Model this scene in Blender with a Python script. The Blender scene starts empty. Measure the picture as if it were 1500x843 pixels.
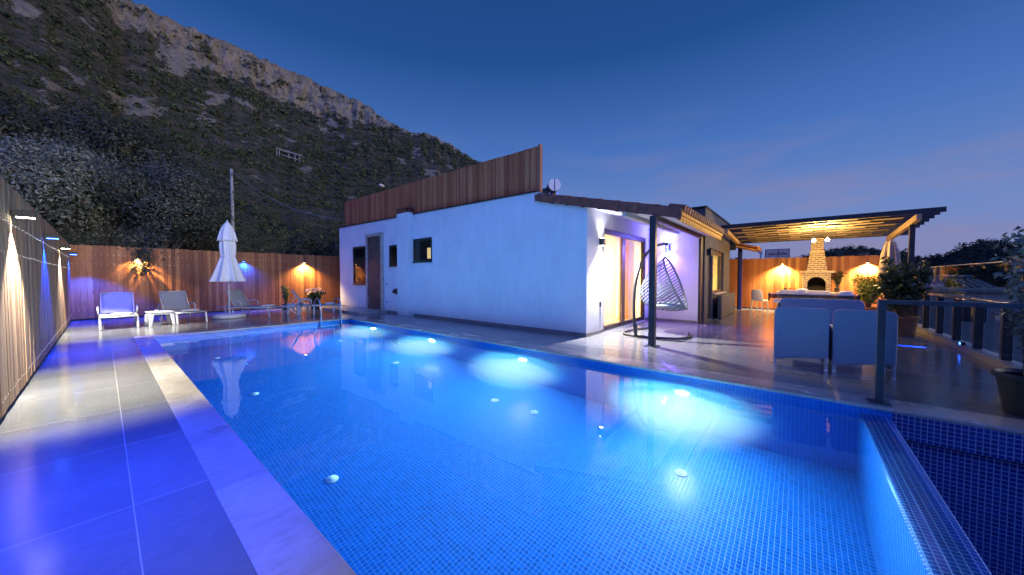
import bpy, bmesh, math, random
import numpy as np
from mathutils import Vector, Matrix, noise, Quaternion
random.seed(7); np.random.seed(7)
scn = bpy.context.scene
COL = scn.collection
PI = math.pi
rad = math.radians

# ------------------------------------------------------------------ camera
EYE = 1.4
YAW = math.atan(600/502); PITCH = math.atan(15.5/502)
F0 = Vector((math.sin(YAW), math.cos(YAW), 0)); RT = Vector((math.cos(YAW), -math.sin(YAW), 0))
FW = F0*math.cos(PITCH) - Vector((0,0,1))*math.sin(PITCH)
UPV = Vector((0,0,1))*math.cos(PITCH) + F0*math.sin(PITCH)
cam_d = bpy.data.cameras.new('camera'); cam = bpy.data.objects.new('camera', cam_d); COL.objects.link(cam)
cam.location = (0,0,EYE)
cam.rotation_euler = Matrix((RT, UPV, -FW)).transposed().to_euler()
cam_d.sensor_width = 36; cam_d.lens = 36*502/1500; cam_d.clip_start = .05; cam_d.clip_end = 9000
scn.camera = cam

def pix_dir(u, v):            # direction of a photo pixel, used once to lay out far ridgelines as azimuth / elevation
    return FW + RT*((u-750)/502) - UPV*((v-421.5)/502)
def pix_azel(u, v):
    d = pix_dir(u, v)
    return math.atan2(d.x, d.y), d.z/math.hypot(d.x, d.y)

# ------------------------------------------------------------------ mesh helpers
class MB:
    def __init__(s): s.v = []; s.f = []
    def add(s, vs, fs):
        o = len(s.v); s.v.extend([tuple(p) for p in vs]); s.f.extend([tuple(i+o for i in f) for f in fs]); return s
    def box(s, x0, x1, y0, y1, z0, z1):
        return s.add([(x0,y0,z0),(x1,y0,z0),(x1,y1,z0),(x0,y1,z0),(x0,y0,z1),(x1,y0,z1),(x1,y1,z1),(x0,y1,z1)],
              [(0,3,2,1),(4,5,6,7),(0,1,5,4),(1,2,6,5),(2,3,7,6),(3,0,4,7)])
    def obox(s, c, size, rot=None):
        hx,hy,hz = size[0]/2,size[1]/2,size[2]/2; c = Vector(c)
        P = [Vector((x,y,z)) for z in (-hz,hz) for x,y in ((-hx,-hy),(hx,-hy),(hx,hy),(-hx,hy))]
        if rot is not None: P = [rot @ p for p in P]
        return s.add([p+c for p in P], [(0,3,2,1),(4,5,6,7),(0,1,5,4),(1,2,6,5),(2,3,7,6),(3,0,4,7)])
    def bar(s, a, b, w, h):
        a = Vector(a); b = Vector(b); d = b-a; L = d.length
        q = d.to_track_quat('Y','Z').to_matrix()
        return s.obox((a+b)/2, (w, L, h), q)
    def quad(s, a, b, c, d): return s.add([a,b,c,d], [(0,1,2,3)])
    def tube(s, pts, r, n=10, cap=True):
        pts = [Vector(p) for p in pts]
        rs = r if isinstance(r,(list,tuple)) else [r]*len(pts)
        vs = []; fs = []
        t = (pts[1]-pts[0]).normalized(); up = Vector((0,0,1)) if abs(t.z) < .9 else Vector((1,0,0))
        nrm = (up - t*up.dot(t)).normalized()
        for i,p in enumerate(pts):
            if i == 0: tt = pts[1]-pts[0]
            elif i == len(pts)-1: tt = pts[-1]-pts[-2]
            else: tt = (pts[i+1]-pts[i]).normalized() + (pts[i]-pts[i-1]).normalized()
            if tt.length < 1e-9: tt = t.copy()
            tt.normalize()
            nrm = nrm - tt*nrm.dot(tt)
            if nrm.length < 1e-6: nrm = tt.orthogonal()
            nrm.normalize(); b = tt.cross(nrm)
            for k in range(n):
                a = 2*PI*k/n; vs.append(p + (nrm*math.cos(a)+b*math.sin(a))*rs[i])
        for i in range(len(pts)-1):
            for k in range(n):
                k2 = (k+1)%n; fs.append((i*n+k, i*n+k2, (i+1)*n+k2, (i+1)*n+k))
        if cap:
            fs.append(tuple(reversed(range(n)))); fs.append(tuple((len(pts)-1)*n+k for k in range(n)))
        return s.add(vs, fs)
    def lathe(s, prof, c=(0,0,0), n=24, wob=None):
        vs = []; fs = []
        for i,(r,z) in enumerate(prof):
            for k in range(n):
                a = 2*PI*k/n; rr = r*(wob(a,i) if wob else 1)
                vs.append((c[0]+rr*math.cos(a), c[1]+rr*math.sin(a), c[2]+z))
        for i in range(len(prof)-1):
            for k in range(n):
                k2=(k+1)%n; fs.append((i*n+k,i*n+k2,(i+1)*n+k2,(i+1)*n+k))
        if prof[0][0] > 1e-4: fs.append(tuple(reversed(range(n))))
        if prof[-1][0] > 1e-4: fs.append(tuple((len(prof)-1)*n+k for k in range(n)))
        return s.add(vs, fs)
    def prism(s, poly, axis, lo, hi):   # poly: 2-D outline in the two other axes
        n = len(poly)
        def P(p,t):
            return {'x':(t,p[0],p[1]),'y':(p[0],t,p[1]),'z':(p[0],p[1],t)}[axis]
        vs = [P(p,lo) for p in poly]+[P(p,hi) for p in poly]
        fs = [tuple(reversed(range(n))), tuple(range(n,2*n))]+[(i,(i+1)%n,n+(i+1)%n,n+i) for i in range(n)]
        return s.add(vs, fs)
    def build(s, name, mat=None, parent=None, bevel=0, smooth=False, fix=True, seg=2):
        me = bpy.data.meshes.new(name); me.from_pydata([tuple(p) for p in s.v], [], s.f)
        if fix:
            bm = bmesh.new(); bm.from_mesh(me); bmesh.ops.recalc_face_normals(bm, faces=bm.faces); bm.to_mesh(me); bm.free()
        if smooth: me.polygons.foreach_set('use_smooth', [True]*len(me.polygons))
        me.update()
        o = bpy.data.objects.new(name, me); COL.objects.link(o)
        if mat: me.materials.append(mat)
        if parent: o.parent = parent
        if bevel:
            m = o.modifiers.new('bevel','BEVEL'); m.width = bevel; m.segments = seg; m.limit_method = 'ANGLE'; m.angle_limit = rad(35)
        return o

def np_mesh(name, V, Fq, mat, parent=None, smooth=False):
    me = bpy.data.meshes.new(name)
    V = np.asarray(V, dtype=np.float32); Fq = np.asarray(Fq, dtype=np.int32)
    k = Fq.shape[1]
    me.vertices.add(len(V)); me.vertices.foreach_set('co', V.ravel())
    me.loops.add(Fq.size); me.loops.foreach_set('vertex_index', Fq.ravel())
    me.polygons.add(len(Fq)); me.polygons.foreach_set('loop_start', np.arange(0, Fq.size, k, dtype=np.int32))
    me.polygons.foreach_set('loop_total', np.full(len(Fq), k, dtype=np.int32))
    if smooth: me.polygons.foreach_set('use_smooth', [True]*len(Fq))
    me.update(calc_edges=True); me.validate()
    me.materials.append(mat)
    o = bpy.data.objects.new(name, me); COL.objects.link(o)
    if parent: o.parent = parent
    return o

def thing(name, label, cat, loc=(0,0,0), rz=0, group=None):
    o = bpy.data.objects.new(name, None); COL.objects.link(o)
    o.location = loc; o.rotation_euler = (0,0,rz); o.empty_display_size = .1
    o['label'] = label; o['category'] = cat
    if group: o['group'] = group
    return o
def tag(o, label, cat, group=None):
    o['label'] = label; o['category'] = cat
    if group: o['group'] = group
    return o
def struct(o, kind='structure', label=None, cat=None):
    o['kind'] = kind
    if label: o['label'] = label
    if cat: o['category'] = cat
    return o
def dup(root, loc=None, rz=None, label=None):
    def cp(o, par):
        c = o.copy(); COL.objects.link(c)
        if par: c.parent = par
        for ch in list(o.children): cp(ch, c)
        return c
    r = cp(root, None)
    if loc is not None: r.location = loc
    if rz is not None: r.rotation_euler = (0,0,rz)
    if label: r['label'] = label
    return r

# ------------------------------------------------------------------ materials
class NT:
    def __init__(s, name):
        s.m = bpy.data.materials.new(name); s.m.use_nodes = True
        s.t = s.m.node_tree; s.n = s.t.nodes; s.l = s.t.links
        s.b = s.n['Principled BSDF']; s.out = s.n['Material Output']
    def node(s, t, **kw):
        n = s.n.new(t)
        for k,v in kw.items():
            if k in n.inputs: n.inputs[k].default_value = v
            else: setattr(n, k, v)
        return n
    def link(s, a, b): s.l.new(a, b)
    def coord(s, which='Object'): return s.node('ShaderNodeTexCoord').outputs[which]
    def mapping(s, vec, scale=(1,1,1), loc=(0,0,0), rot=(0,0,0)):
        m = s.node('ShaderNodeMapping'); m.inputs['Scale'].default_value = scale; m.inputs['Location'].default_value = loc; m.inputs['Rotation'].default_value = rot
        s.link(vec, m.inputs['Vector']); return m.outputs[0]
    def noise(s, vec, scale=5, detail=4, rough=.55, dist=0):
        n = s.node('ShaderNodeTexNoise'); n.inputs['Scale'].default_value = scale; n.inputs['Detail'].default_value = detail
        n.inputs['Roughness'].default_value = rough; n.inputs['Distortion'].default_value = dist
        s.link(vec, n.inputs['Vector']); return n.outputs['Fac']
    def ramp(s, fac, stops, interp='LINEAR'):
        r = s.node('ShaderNodeValToRGB'); r.color_ramp.interpolation = interp
        e = r.color_ramp.elements
        while len(e) < len(stops): e.new(.5)
        for x,(p,c) in zip(e, stops):
            x.position = p; x.color = (*c,1) if len(c) == 3 else c
        s.link(fac, r.inputs['Fac']); return r.outputs['Color']
    def math(s, op, a, b=None, c=None, clamp=False):
        n = s.node('ShaderNodeMath', operation=op); n.use_clamp = clamp
        for i,x in enumerate((a,b,c)):
            if x is None: continue
            if hasattr(x,'is_output'): s.link(x, n.inputs[i])
            else: n.inputs[i].default_value = x
        return n.outputs[0]
    def mix(s, fac, a, b, mode='MIX'):
        n = s.node('ShaderNodeMix', data_type='RGBA', blend_type=mode)
        for x,i in ((fac,0),(a,6),(b,7)):
            if hasattr(x,'is_output'): s.link(x, n.inputs[i])
            else: n.inputs[i].default_value = (*x,1) if (i and len(x) == 3) else x
        return n.outputs[2]
    def bump(s, h, strength=.3, dist=.01):
        b = s.node('ShaderNodeBump'); b.inputs['Strength'].default_value = strength; b.inputs['Distance'].default_value = dist
        s.link(h, b.inputs['Height']); s.link(b.outputs[0], s.b.inputs['Normal'])
    def base(s, c):
        if hasattr(c,'is_output'): s.link(c, s.b.inputs['Base Color'])
        else: s.b.inputs['Base Color'].default_value = (*c,1)
    def set(s, rough=None, metal=None, spec=None):
        for k,v in (('Roughness',rough),('Metallic',metal),('Specular IOR Level',spec)):
            if v is None: continue
            if hasattr(v,'is_output'): s.link(v, s.b.inputs[k])
            else: s.b.inputs[k].default_value = v
    def island(s): return s.node('ShaderNodeNewGeometry').outputs['Random Per Island']

def M_plain(name, col, rough=.5, metal=0, nscale=8, var=.15, bump=.05, spec=None):
    t = NT(name); co = t.coord(); f = t.noise(co, nscale, 5)
    c0 = tuple(max(0,c*(1-var)) for c in col); c1 = tuple(min(1,c*(1+var)) for c in col)
    t.base(t.ramp(f, [(.3,c0),(.7,c1)])); t.set(rough, metal, spec)
    if bump: t.bump(t.noise(co, nscale*12, 3), bump, .005)
    return t.m
def M_emit(name, col, strength):
    t = NT(name); t.b.inputs['Base Color'].default_value = (*col,1)
    t.b.inputs['Emission Color'].default_value = (*col,1); t.b.inputs['Emission Strength'].default_value = strength
    t.m.cycles.emission_sampling = 'NONE'      # small lenses: the lamp inside does the lighting
    return t.m
def M_wood(name, cols, axis='z', rough=.6, spread=1):
    t = NT(name); co = t.coord()
    sc = {'z':(14,14,.7),'y':(14,.7,14),'x':(.7,14,14)}[axis]
    isl = t.island()
    sh = t.node('ShaderNodeVectorMath', operation='ADD'); t.link(co, sh.inputs[0])
    cx = t.node('ShaderNodeCombineXYZ'); k = t.math('MULTIPLY', isl, 37.0)
    for i in range(3): t.link(k, cx.inputs[i])
    t.link(cx.outputs[0], sh.inputs[1])
    g = t.noise(t.mapping(sh.outputs[0], sc), 2.2, 6, .6, .6)
    big = t.noise(t.mapping(sh.outputs[0], tuple(x*.25 for x in sc)), 2, 2)
    f = t.math('ADD', t.math('MULTIPLY', isl, .5*spread), t.math('ADD', t.math('MULTIPLY', g, .45), t.math('MULTIPLY', big, .2)))
    f = t.math('SUBTRACT', f, .05)
    vo = t.node('ShaderNodeTexVoronoi'); vo.inputs['Scale'].default_value = 1.0; t.link(t.mapping(sh.outputs[0], {'z':(9,9,1.6),'y':(9,1.6,9),'x':(1.6,9,9)}[axis]), vo.inputs['Vector'])
    kn = t.node('ShaderNodeMapRange'); kn.inputs[1].default_value = .07; kn.inputs[2].default_value = .15; kn.inputs[3].default_value = .28; kn.inputs[4].default_value = 0; t.link(vo.outputs['Distance'], kn.inputs[0])
    f = t.math('SUBTRACT', f, kn.outputs[0])
    t.base(t.ramp(f, [(.15,cols[0]),(.45,cols[1]),(.7,cols[2]),(.95,cols[3])]))
    t.set(rough); t.bump(g, .35, .004)
    return t.m
def M_tile(name, axes, tile, grout, size=.037, rough=.12, jw=.09):
    t = NT(name); co = t.coord(); sp = t.node('ShaderNodeSeparateXYZ'); t.link(co, sp.inputs[0])
    o = {'x':sp.outputs[0],'y':sp.outputs[1],'z':sp.outputs[2]}
    cell = []; masks = []
    for a in axes:
        q = t.math('DIVIDE', o[a], size); cell.append(t.math('FLOOR', q)); fr = t.math('FRACT', q)
        d = t.math('MINIMUM', fr, t.math('SUBTRACT', 1.0, fr))
        masks.append(t.math('SMOOTH_MIN', d, 1.0, .01))
    dm = t.math('MINIMUM', masks[0], masks[1])
    mr = t.node('ShaderNodeMapRange'); mr.interpolation_type = 'SMOOTHSTEP'
    mr.inputs[1].default_value = jw*.55; mr.inputs[2].default_value = jw*1.15; t.link(dm, mr.inputs[0]); mk = mr.outputs[0]
    wn = t.node('ShaderNodeTexWhiteNoise', noise_dimensions='2D'); cb = t.node('ShaderNodeCombineXYZ')
    t.link(cell[0], cb.inputs[0]); t.link(cell[1], cb.inputs[1]); t.link(cb.outputs[0], wn.inputs['Vector'])
    blot = t.noise(co, 1.3, 3)
    v = t.math('ADD', t.math('MULTIPLY', wn.outputs['Value'], .75), t.math('MULTIPLY', blot, .3))
    c = t.ramp(v, [(0,tuple(x*.74 for x in tile)),(.5,tile),(1,tuple(min(1,x*1.25) for x in tile))])
    t.base(t.mix(mk, grout, c)); t.set(t.math('MULTIPLY_ADD', mk, rough-.6, .6))
    t.bump(mk, .35, .003)
    return t.m
def M_slab(name, c0, c1, rough0, rough1, joints, jcol=(.42,.42,.42), jw=.004, stretch=(1.2,1.2,1)):
    """porcelain / stone slabs; joints = list of (axis, offset, spacing)"""
    t = NT(name); co = t.coord(); sp = t.node('ShaderNodeSeparateXYZ'); t.link(co, sp.inputs[0])
    o = {'x':sp.outputs[0],'y':sp.outputs[1]}
    n1 = t.noise(t.mapping(co, stretch), 1.1, 3, .5); n2 = t.noise(t.mapping(co, (1,2.5,1)), 7, 5, .6)
    f = t.math('ADD', t.math('MULTIPLY', n1, .5), t.math('MULTIPLY', n2, .5))
    col = t.ramp(f, [(.32,c0),(.68,c1)])
    m = None; cells = []
    for ax,off,spc in joints: cells.append(t.math('FLOOR', t.math('DIVIDE', t.math('SUBTRACT', o[ax], off), spc)))
    if cells:   # every slab its own shade
        wn = t.node('ShaderNodeTexWhiteNoise', noise_dimensions='2D'); cb = t.node('ShaderNodeCombineXYZ')
        for i,c in enumerate(cells[:2]): t.link(c, cb.inputs[i])
        t.link(cb.outputs[0], wn.inputs['Vector'])
        sv = t.math('MULTIPLY_ADD', wn.outputs['Value'], .26, .87); vm = t.node('ShaderNodeVectorMath', operation='SCALE'); t.link(col, vm.inputs[0]); t.link(sv, vm.inputs['Scale']); col = vm.outputs[0]
        sp2 = t.noise(co, 60, 3, .7); col = t.mix(t.math('MULTIPLY', t.math('GREATER_THAN', sp2, .62), .25), col, tuple(x*.55 for x in c0))
    for ax,off,spc in joints:
        q = t.math('FRACT', t.math('DIVIDE', t.math('SUBTRACT', o[ax], off), spc))
        d = t.math('MULTIPLY', t.math('MINIMUM', q, t.math('SUBTRACT', 1.0, q)), spc)
        m = d if m is None else t.math('MINIMUM', m, d)
    if m is not None:
        k = t.math('LESS_THAN', m, jw)
        col = t.mix(k, col, jcol)
        t.bump(t.math('SUBTRACT', 1.0, k), .15, .002)
    t.base(col)
    mr = t.node('ShaderNodeMapRange'); mr.inputs[1].default_value=.3; mr.inputs[2].default_value=.7; mr.inputs[3].default_value=rough0; mr.inputs[4].default_value=rough1
    t.link(n1, mr.inputs[0]); t.set(mr.outputs[0])
    return t.m
def M_glass(name, tint=(.85,.92,.95), refl=.04):
    t = NT(name); t.n.remove(t.b)
    tr = t.node('ShaderNodeBsdfTransparent'); tr.inputs[0].default_value = (*tint,1)
    gl = t.node('ShaderNodeBsdfGlossy'); gl.inputs['Roughness'].default_value = .01
    lw = t.node('ShaderNodeLayerWeight'); fr = t.math('MULTIPLY_ADD', t.math('POWER', lw.outputs['Facing'], 5.0), .9, refl)
    mx = t.node('ShaderNodeMixShader'); t.link(fr, mx.inputs[0]); t.link(tr.outputs[0], mx.inputs[1]); t.link(gl.outputs[0], mx.inputs[2])
    t.link(mx.outputs[0], t.out.inputs[0]); return t.m
def M_leaf(name, c0, c1, c2, rough=.55, trans=.25):
    t = NT(name); isl = t.island(); co = t.coord(); f = t.math('ADD', t.math('MULTIPLY', isl, .6), t.math('MULTIPLY', t.noise(co, .9, 3), .5))
    t.base(t.ramp(f, [(.2,c0),(.55,c1),(.9,c2)])); t.set(rough)
    if trans:
        tl = t.node('ShaderNodeBsdfTranslucent'); tl.inputs[0].default_value = (*c1,1)
        mx = t.node('ShaderNodeMixShader'); mx.inputs[0].default_value = trans
        t.link(t.b.outputs[0], mx.inputs[1]); t.link(tl.outputs[0], mx.inputs[2]); t.link(mx.outputs[0], t.out.inputs[0])
    return t.m

W_FENCE = M_wood('fence timber', [(.13,.036,.011),(.28,.088,.025),(.42,.16,.048),(.55,.26,.09)])
W_GREYF = M_wood('weathered fence timber', [(.085,.040,.022),(.175,.090,.048),(.26,.15,.082),(.37,.235,.14)])
W_ROOF = M_wood('roof fence timber', [(.22,.056,.020),(.43,.118,.042),(.55,.19,.07),(.64,.30,.13)])
STEEL = M_plain('stainless steel', (.62,.63,.65), .2, 1, 20, .1, 0)
SCREW = M_plain('screw heads', (.75,.75,.75), .3, .9, 30, .1, 0)
DARKM = M_plain('dark powder coated metal', (.018,.02,.024), .4, 0, 12, .3, .03)
BLUEM = M_plain('dark slate painted steel', (.022,.03,.042), .38, 0, 12, .3, .03)
BLACK = M_plain('black plastic', (.012,.012,.013), .45, 0, 12, .3, .02)
def M_render():
    t = NT('white painted render'); co = t.coord(); sp = t.node('ShaderNodeSeparateXYZ'); t.link(co, sp.inputs[0])
    a = t.noise(co, .8, 5, .6); b = t.noise(t.mapping(co,(3,3,.5)), 2.2, 6, .65); c = t.noise(co, 7, 5, .6)
    base = t.ramp(t.math('ADD', t.math('MULTIPLY', a, .6), t.math('MULTIPLY', b, .4)), [(.33,(.70,.69,.68)),(.62,(.82,.81,.80))])
    low = t.node('ShaderNodeMapRange'); low.inputs[1].default_value = .55; low.inputs[2].default_value = .06; t.link(sp.outputs[2], low.inputs[0])   # splash dirt at the foot of the wall
    d = t.math('MULTIPLY', t.math('MULTIPLY', low.outputs[0], low.outputs[0]), t.math('MULTIPLY', b, 1.0))
    t.base(t.mix(d, base, (.36,.34,.31))); t.set(.8)
    t.bump(t.math('ADD', t.math('MULTIPLY', a, .9), t.math('MULTIPLY', c, .22)), .30, .035); return t.m
PLASTER = M_render()
PLASTER_IN = M_plain('interior cream paint', (.78,.72,.6), .8, 0, 2, .04, .02)
DGREY = M_plain('charcoal render', (.085,.082,.078), .8, 0, 2.5, .18, .35)
SKIRT = M_plain('grey skirting tile', (.16,.155,.15), .35, 0, 4, .2, .03)
WHITEP = M_plain('white plastic', (.72,.72,.72), .38, 0, 10, .05, .03)
TOWEL = M_plain('white towelling', (.82,.80,.74), .95, 0, 30, .06, .6)
SLING = M_plain('grey sling fabric', (.30,.30,.32), .85, 0, 60, .12, .3)
FRAMEG = M_plain('pale grey metal frame', (.55,.55,.54), .35, .3, 12, .08, 0)
CANVAS = M_plain('white canvas', (.78,.77,.76), .9, 0, 25, .06, .25)
TERRA = M_plain('clay roof tile', (.20,.062,.038), .65, 0, 7, .35, .2)
STONE = M_plain('travertine', (.42,.37,.31), .35, 0, 6, .25, .1)
GLASS = M_glass('clear glass')
GLASS_T = M_glass('tinted glass', (.72,.76,.78))
# ------------------------------------------------------------------ world: dusk sky, sun just at the horizon to the right
SUN_AZ = rad(222); SUN_EL = rad(1.5)
w = bpy.data.worlds.new('World'); scn.world = w; w.use_nodes = True
wt = w.node_tree; wn = wt.nodes; wl = wt.links
bg = wn['Background']
sky = wn.new('ShaderNodeTexSky'); sky.sky_type = 'NISHITA'; sky.sun_disc = False
sky.sun_elevation = SUN_EL; sky.sun_rotation = SUN_AZ; sky.air_density = 1.6; sky.dust_density = .6; sky.ozone_density = 4.0; sky.altitude = 100
tc = wn.new('ShaderNodeTexCoord')
# soft dusk clouds low on the right, as a noise on the real sky
mp = wn.new('ShaderNodeMapping'); mp.inputs['Scale'].default_value = (2.2,2.2,11); mp.inputs['Rotation'].default_value = (.12,.05,.3); wl.new(tc.outputs['Generated'], mp.inputs[0])
cn = wn.new('ShaderNodeTexNoise'); cn.inputs['Scale'].default_value = 1.6; cn.inputs['Detail'].default_value = 6; cn.inputs['Roughness'].default_value = .52; wl.new(mp.outputs[0], cn.inputs['Vector'])
cr = wn.new('ShaderNodeValToRGB'); cr.color_ramp.elements[0].position = .50; cr.color_ramp.elements[1].position = .72; wl.new(cn.outputs['Fac'], cr.inputs[0])
sx = wn.new('ShaderNodeSeparateXYZ'); wl.new(tc.outputs['Generated'], sx.inputs[0])
lo = wn.new('ShaderNodeMapRange'); lo.inputs[1].default_value = .42; lo.inputs[2].default_value = .03; lo.inputs[3].default_value = 0; lo.inputs[4].default_value = 1; wl.new(sx.outputs[2], lo.inputs[0])
cm = wn.new('ShaderNodeMath'); cm.operation = 'MULTIPLY'; wl.new(cr.outputs[0], cm.inputs[0]); wl.new(lo.outputs[0], cm.inputs[1])
cm2 = wn.new('ShaderNodeMath'); cm2.operation = 'MULTIPLY'; cm2.inputs[1].default_value = .6; wl.new(cm.outputs[0], cm2.inputs[0])
# dusk tint by height above the horizon (deep blue overhead, mauve low down)
tr = wn.new('ShaderNodeValToRGB'); el = tr.color_ramp.elements
el[0].position = 0; el[1].position = 1
SKY_STOPS = [(0,(.142,.156,.29)),(.06,(.138,.172,.35)),(.14,(.104,.168,.38)),(.33,(.042,.112,.335)),(.52,(.0105,.052,.195)),(.75,(.006,.032,.125)),(1,(.005,.026,.10))]
while len(el) < len(SKY_STOPS): el.new(.5)
for e,(p,c) in zip(el, SKY_STOPS): e.position = p; e.color = (*c,1)
wl.new(sx.outputs[2], tr.inputs[0])
hs = wn.new('ShaderNodeMix'); hs.data_type = 'RGBA'; hs.blend_type = 'MIX'; hs.inputs[0].default_value = .90
gain = wn.new('ShaderNodeVectorMath'); gain.operation = 'SCALE'; gain.inputs['Scale'].default_value = 12.3   # the tint is given at background strength .1
wl.new(tr.outputs[0], gain.inputs[0])
wl.new(sky.outputs[0], hs.inputs[6]); wl.new(gain.outputs[0], hs.inputs[7])
cl = wn.new('ShaderNodeMix'); cl.data_type = 'RGBA'; cl.inputs[7].default_value = (2.4,1.85,2.7,1); wl.new(cm2.outputs[0], cl.inputs[0]); wl.new(hs.outputs[2], cl.inputs[6])
# the afterglow stands behind the camera and to the left: a broad brighter patch of sky there
dn = wn.new('ShaderNodeVectorMath'); dn.operation='DOT_PRODUCT'; dn.inputs[1].default_value=(-.90,-.36,.22); wl.new(tc.outputs['Generated'], dn.inputs[0])
gm = wn.new('ShaderNodeMapRange'); gm.interpolation_type='SMOOTHSTEP'; gm.inputs[1].default_value=.15; gm.inputs[2].default_value=1; gm.inputs[3].default_value=0; gm.inputs[4].default_value=1; wl.new(dn.outputs['Value'], gm.inputs[0])
ga = wn.new('ShaderNodeMix'); ga.data_type='RGBA'; ga.blend_type='ADD'; ga.inputs[7].default_value=(1.5,3.3,15.5,1); wl.new(gm.outputs[0], ga.inputs[0]); wl.new(cl.outputs[2], ga.inputs[6])
wl.new(ga.outputs[2], bg.inputs[0]); bg.inputs[1].default_value = .1

sd = bpy.data.lights.new('sun','SUN'); sun = bpy.data.objects.new('sun', sd); COL.objects.link(sun)
sd.energy = 1.35; sd.angle = rad(25); sd.color = (1,.90,.78)      # the afterglow: broad and weak
saz, sel = rad(165), rad(9)
sun.rotation_euler = Vector((-math.sin(saz)*math.cos(sel), -math.cos(saz)*math.cos(sel), -math.sin(sel))).to_track_quat('-Z','Y').to_euler()

def spot(name, loc, dirv, power, col, cone=80, blend=.4, rad_=.03, parent=None):
    d = bpy.data.lights.new(name,'SPOT'); d.energy = power; d.color = col; d.spot_size = rad(cone); d.spot_blend = blend; d.shadow_soft_size = rad_
    o = bpy.data.objects.new(name, d); COL.objects.link(o); o.location = loc
    o.rotation_euler = Vector(dirv).to_track_quat('-Z','Y').to_euler()
    if parent: o.parent = parent
    return o
def point(name, loc, power, col, r=.05, parent=None):
    d = bpy.data.lights.new(name,'POINT'); d.energy = power; d.color = col; d.shadow_soft_size = r
    o = bpy.data.objects.new(name, d); COL.objects.link(o); o.location = loc
    if parent: o.parent = parent
    return o
def area(name, loc, dirv, power, col, sx, sy=None, parent=None):
    d = bpy.data.lights.new(name,'AREA'); d.energy = power; d.color = col
    d.shape = 'RECTANGLE' if sy else 'DISK'; d.size = sx
    if sy: d.size_y = sy
    o = bpy.data.objects.new(name, d); COL.objects.link(o); o.location = loc
    o.rotation_euler = Vector(dirv).to_track_quat('-Z','Y').to_euler()
    if parent: o.parent = parent
    return o

# ------------------------------------------------------------------ ground and deck
PX0, PX1, PY0, PY1, WZ, PZ = .725, 5.34, -.54, 11.64, -.10, -1.85
g = MB(); R = 4000; n = 64
g.add([(R*math.cos(2*PI*k/n), R*math.sin(2*PI*k/n), -4.6) for k in range(n)], [tuple(range(n))])
ground = struct(g.build('ground', M_plain('dry earth', (.16,.13,.10), .95, 0, .2, .3, .3)))

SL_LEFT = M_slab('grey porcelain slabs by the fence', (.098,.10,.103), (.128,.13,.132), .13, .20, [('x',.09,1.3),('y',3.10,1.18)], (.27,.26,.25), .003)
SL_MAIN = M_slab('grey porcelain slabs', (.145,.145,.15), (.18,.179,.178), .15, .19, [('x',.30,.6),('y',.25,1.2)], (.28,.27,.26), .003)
SL_COPE = M_slab('travertine coping', (.17,.15,.125), (.30,.27,.235), .22, .42, [('y',.375,1.26)], (.30,.26,.22), .003, (2.2,1.1,1))
SL_COPEX = M_slab('travertine coping end', (.24,.21,.175), (.41,.37,.32), .22, .42, [('x',.3,1.2)], (.30,.26,.22), .003, (1.1,2.2,1))
SL_COPER = M_slab('pale stone coping', (.20,.185,.17), (.36,.33,.30), .15, .32, [('y',.28,1.2)], (.25,.23,.2), .003, (2.2,1.1,1))
LIP = -.032
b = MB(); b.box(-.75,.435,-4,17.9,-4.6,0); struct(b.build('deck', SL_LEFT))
b = MB(); b.box(.435,7.2,11.93,17.9,-4.6,-.001); struct(b.build('deck', SL_MAIN))
b = MB(); b.box(5.76,18.45,-2.62,11.93,-4.6,-.001); struct(b.build('terrace', SL_MAIN))
b = MB(); b.box(.437,PX0+.012,-4,11.63,LIP,.002); struct(b.build('pool_coping', SL_COPE, bevel=.006))
b = MB(); b.box(.437,5.758,PY1-.012,11.928,LIP,.001); struct(b.build('pool_coping', SL_COPEX, bevel=.006))
b = MB(); b.box(PX1-.012,5.758,-4,PY1-.014,LIP,.001); struct(b.build('pool_coping', SL_COPER, bevel=.006))
b = MB(); b.box(5.80,18.3,-2.60,-2.37,-.1,.11); struct(b.build('terrace_kerb', M_plain('pale marble kerb', (.44,.41,.38), .25, 0, 3, .12, .05), bevel=.008))
b = MB(); b.box(6.05,7.17,12.35,15.6,-.05,.085); struct(b.build('shower_step', SL_COPEX, bevel=.008))

# ------------------------------------------------------------------ swimming pool
TILE = (.0015,.088,.36); GROUT = (.003,.128,.42)
T_XY = M_tile('blue mosaic floor', 'xy', TILE, GROUT, .041); T_YZ = M_tile('blue mosaic side', 'yz', TILE, GROUT, .041); T_XZ = M_tile('blue mosaic end', 'xz', TILE, GROUT, .041)
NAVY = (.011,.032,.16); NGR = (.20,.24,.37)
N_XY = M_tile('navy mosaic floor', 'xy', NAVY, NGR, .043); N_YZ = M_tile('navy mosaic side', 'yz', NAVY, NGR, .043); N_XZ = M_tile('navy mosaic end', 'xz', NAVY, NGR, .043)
pool = thing('swimming_pool', 'long swimming pool lined with blue mosaic, lit from under water, with an overflow edge', 'swimming pool', (3.0,5.5,0))
pool_o = Vector((3.0,5.5,0))
def pbuild(mb, name, mat, **k):
    o = mb.build(name, mat, **k); o.parent = pool; o.matrix_parent_inverse = Matrix.Translation(-pool_o); return o
b = MB(); b.quad((PX0-.0,PY0,PZ),(PX1,PY0,PZ),(PX1,PY1,PZ),(PX0,PY1,PZ)); pbuild(b,'pool_floor',T_XY)
b = MB(); b.box(.45,PX0,PY0-.25,PY1,-2.2,LIP-.001); pbuild(b,'side_wall',T_YZ)
b = MB(); b.box(PX1,5.76,PY0-.25,PY1,-2.2,LIP-.001); pbuild(b,'side_wall',T_YZ)
b = MB(); b.box(.45,5.76,PY1,11.93,-2.2,LIP-.001); pbuild(b,'end_wall',T_XZ)
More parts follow.
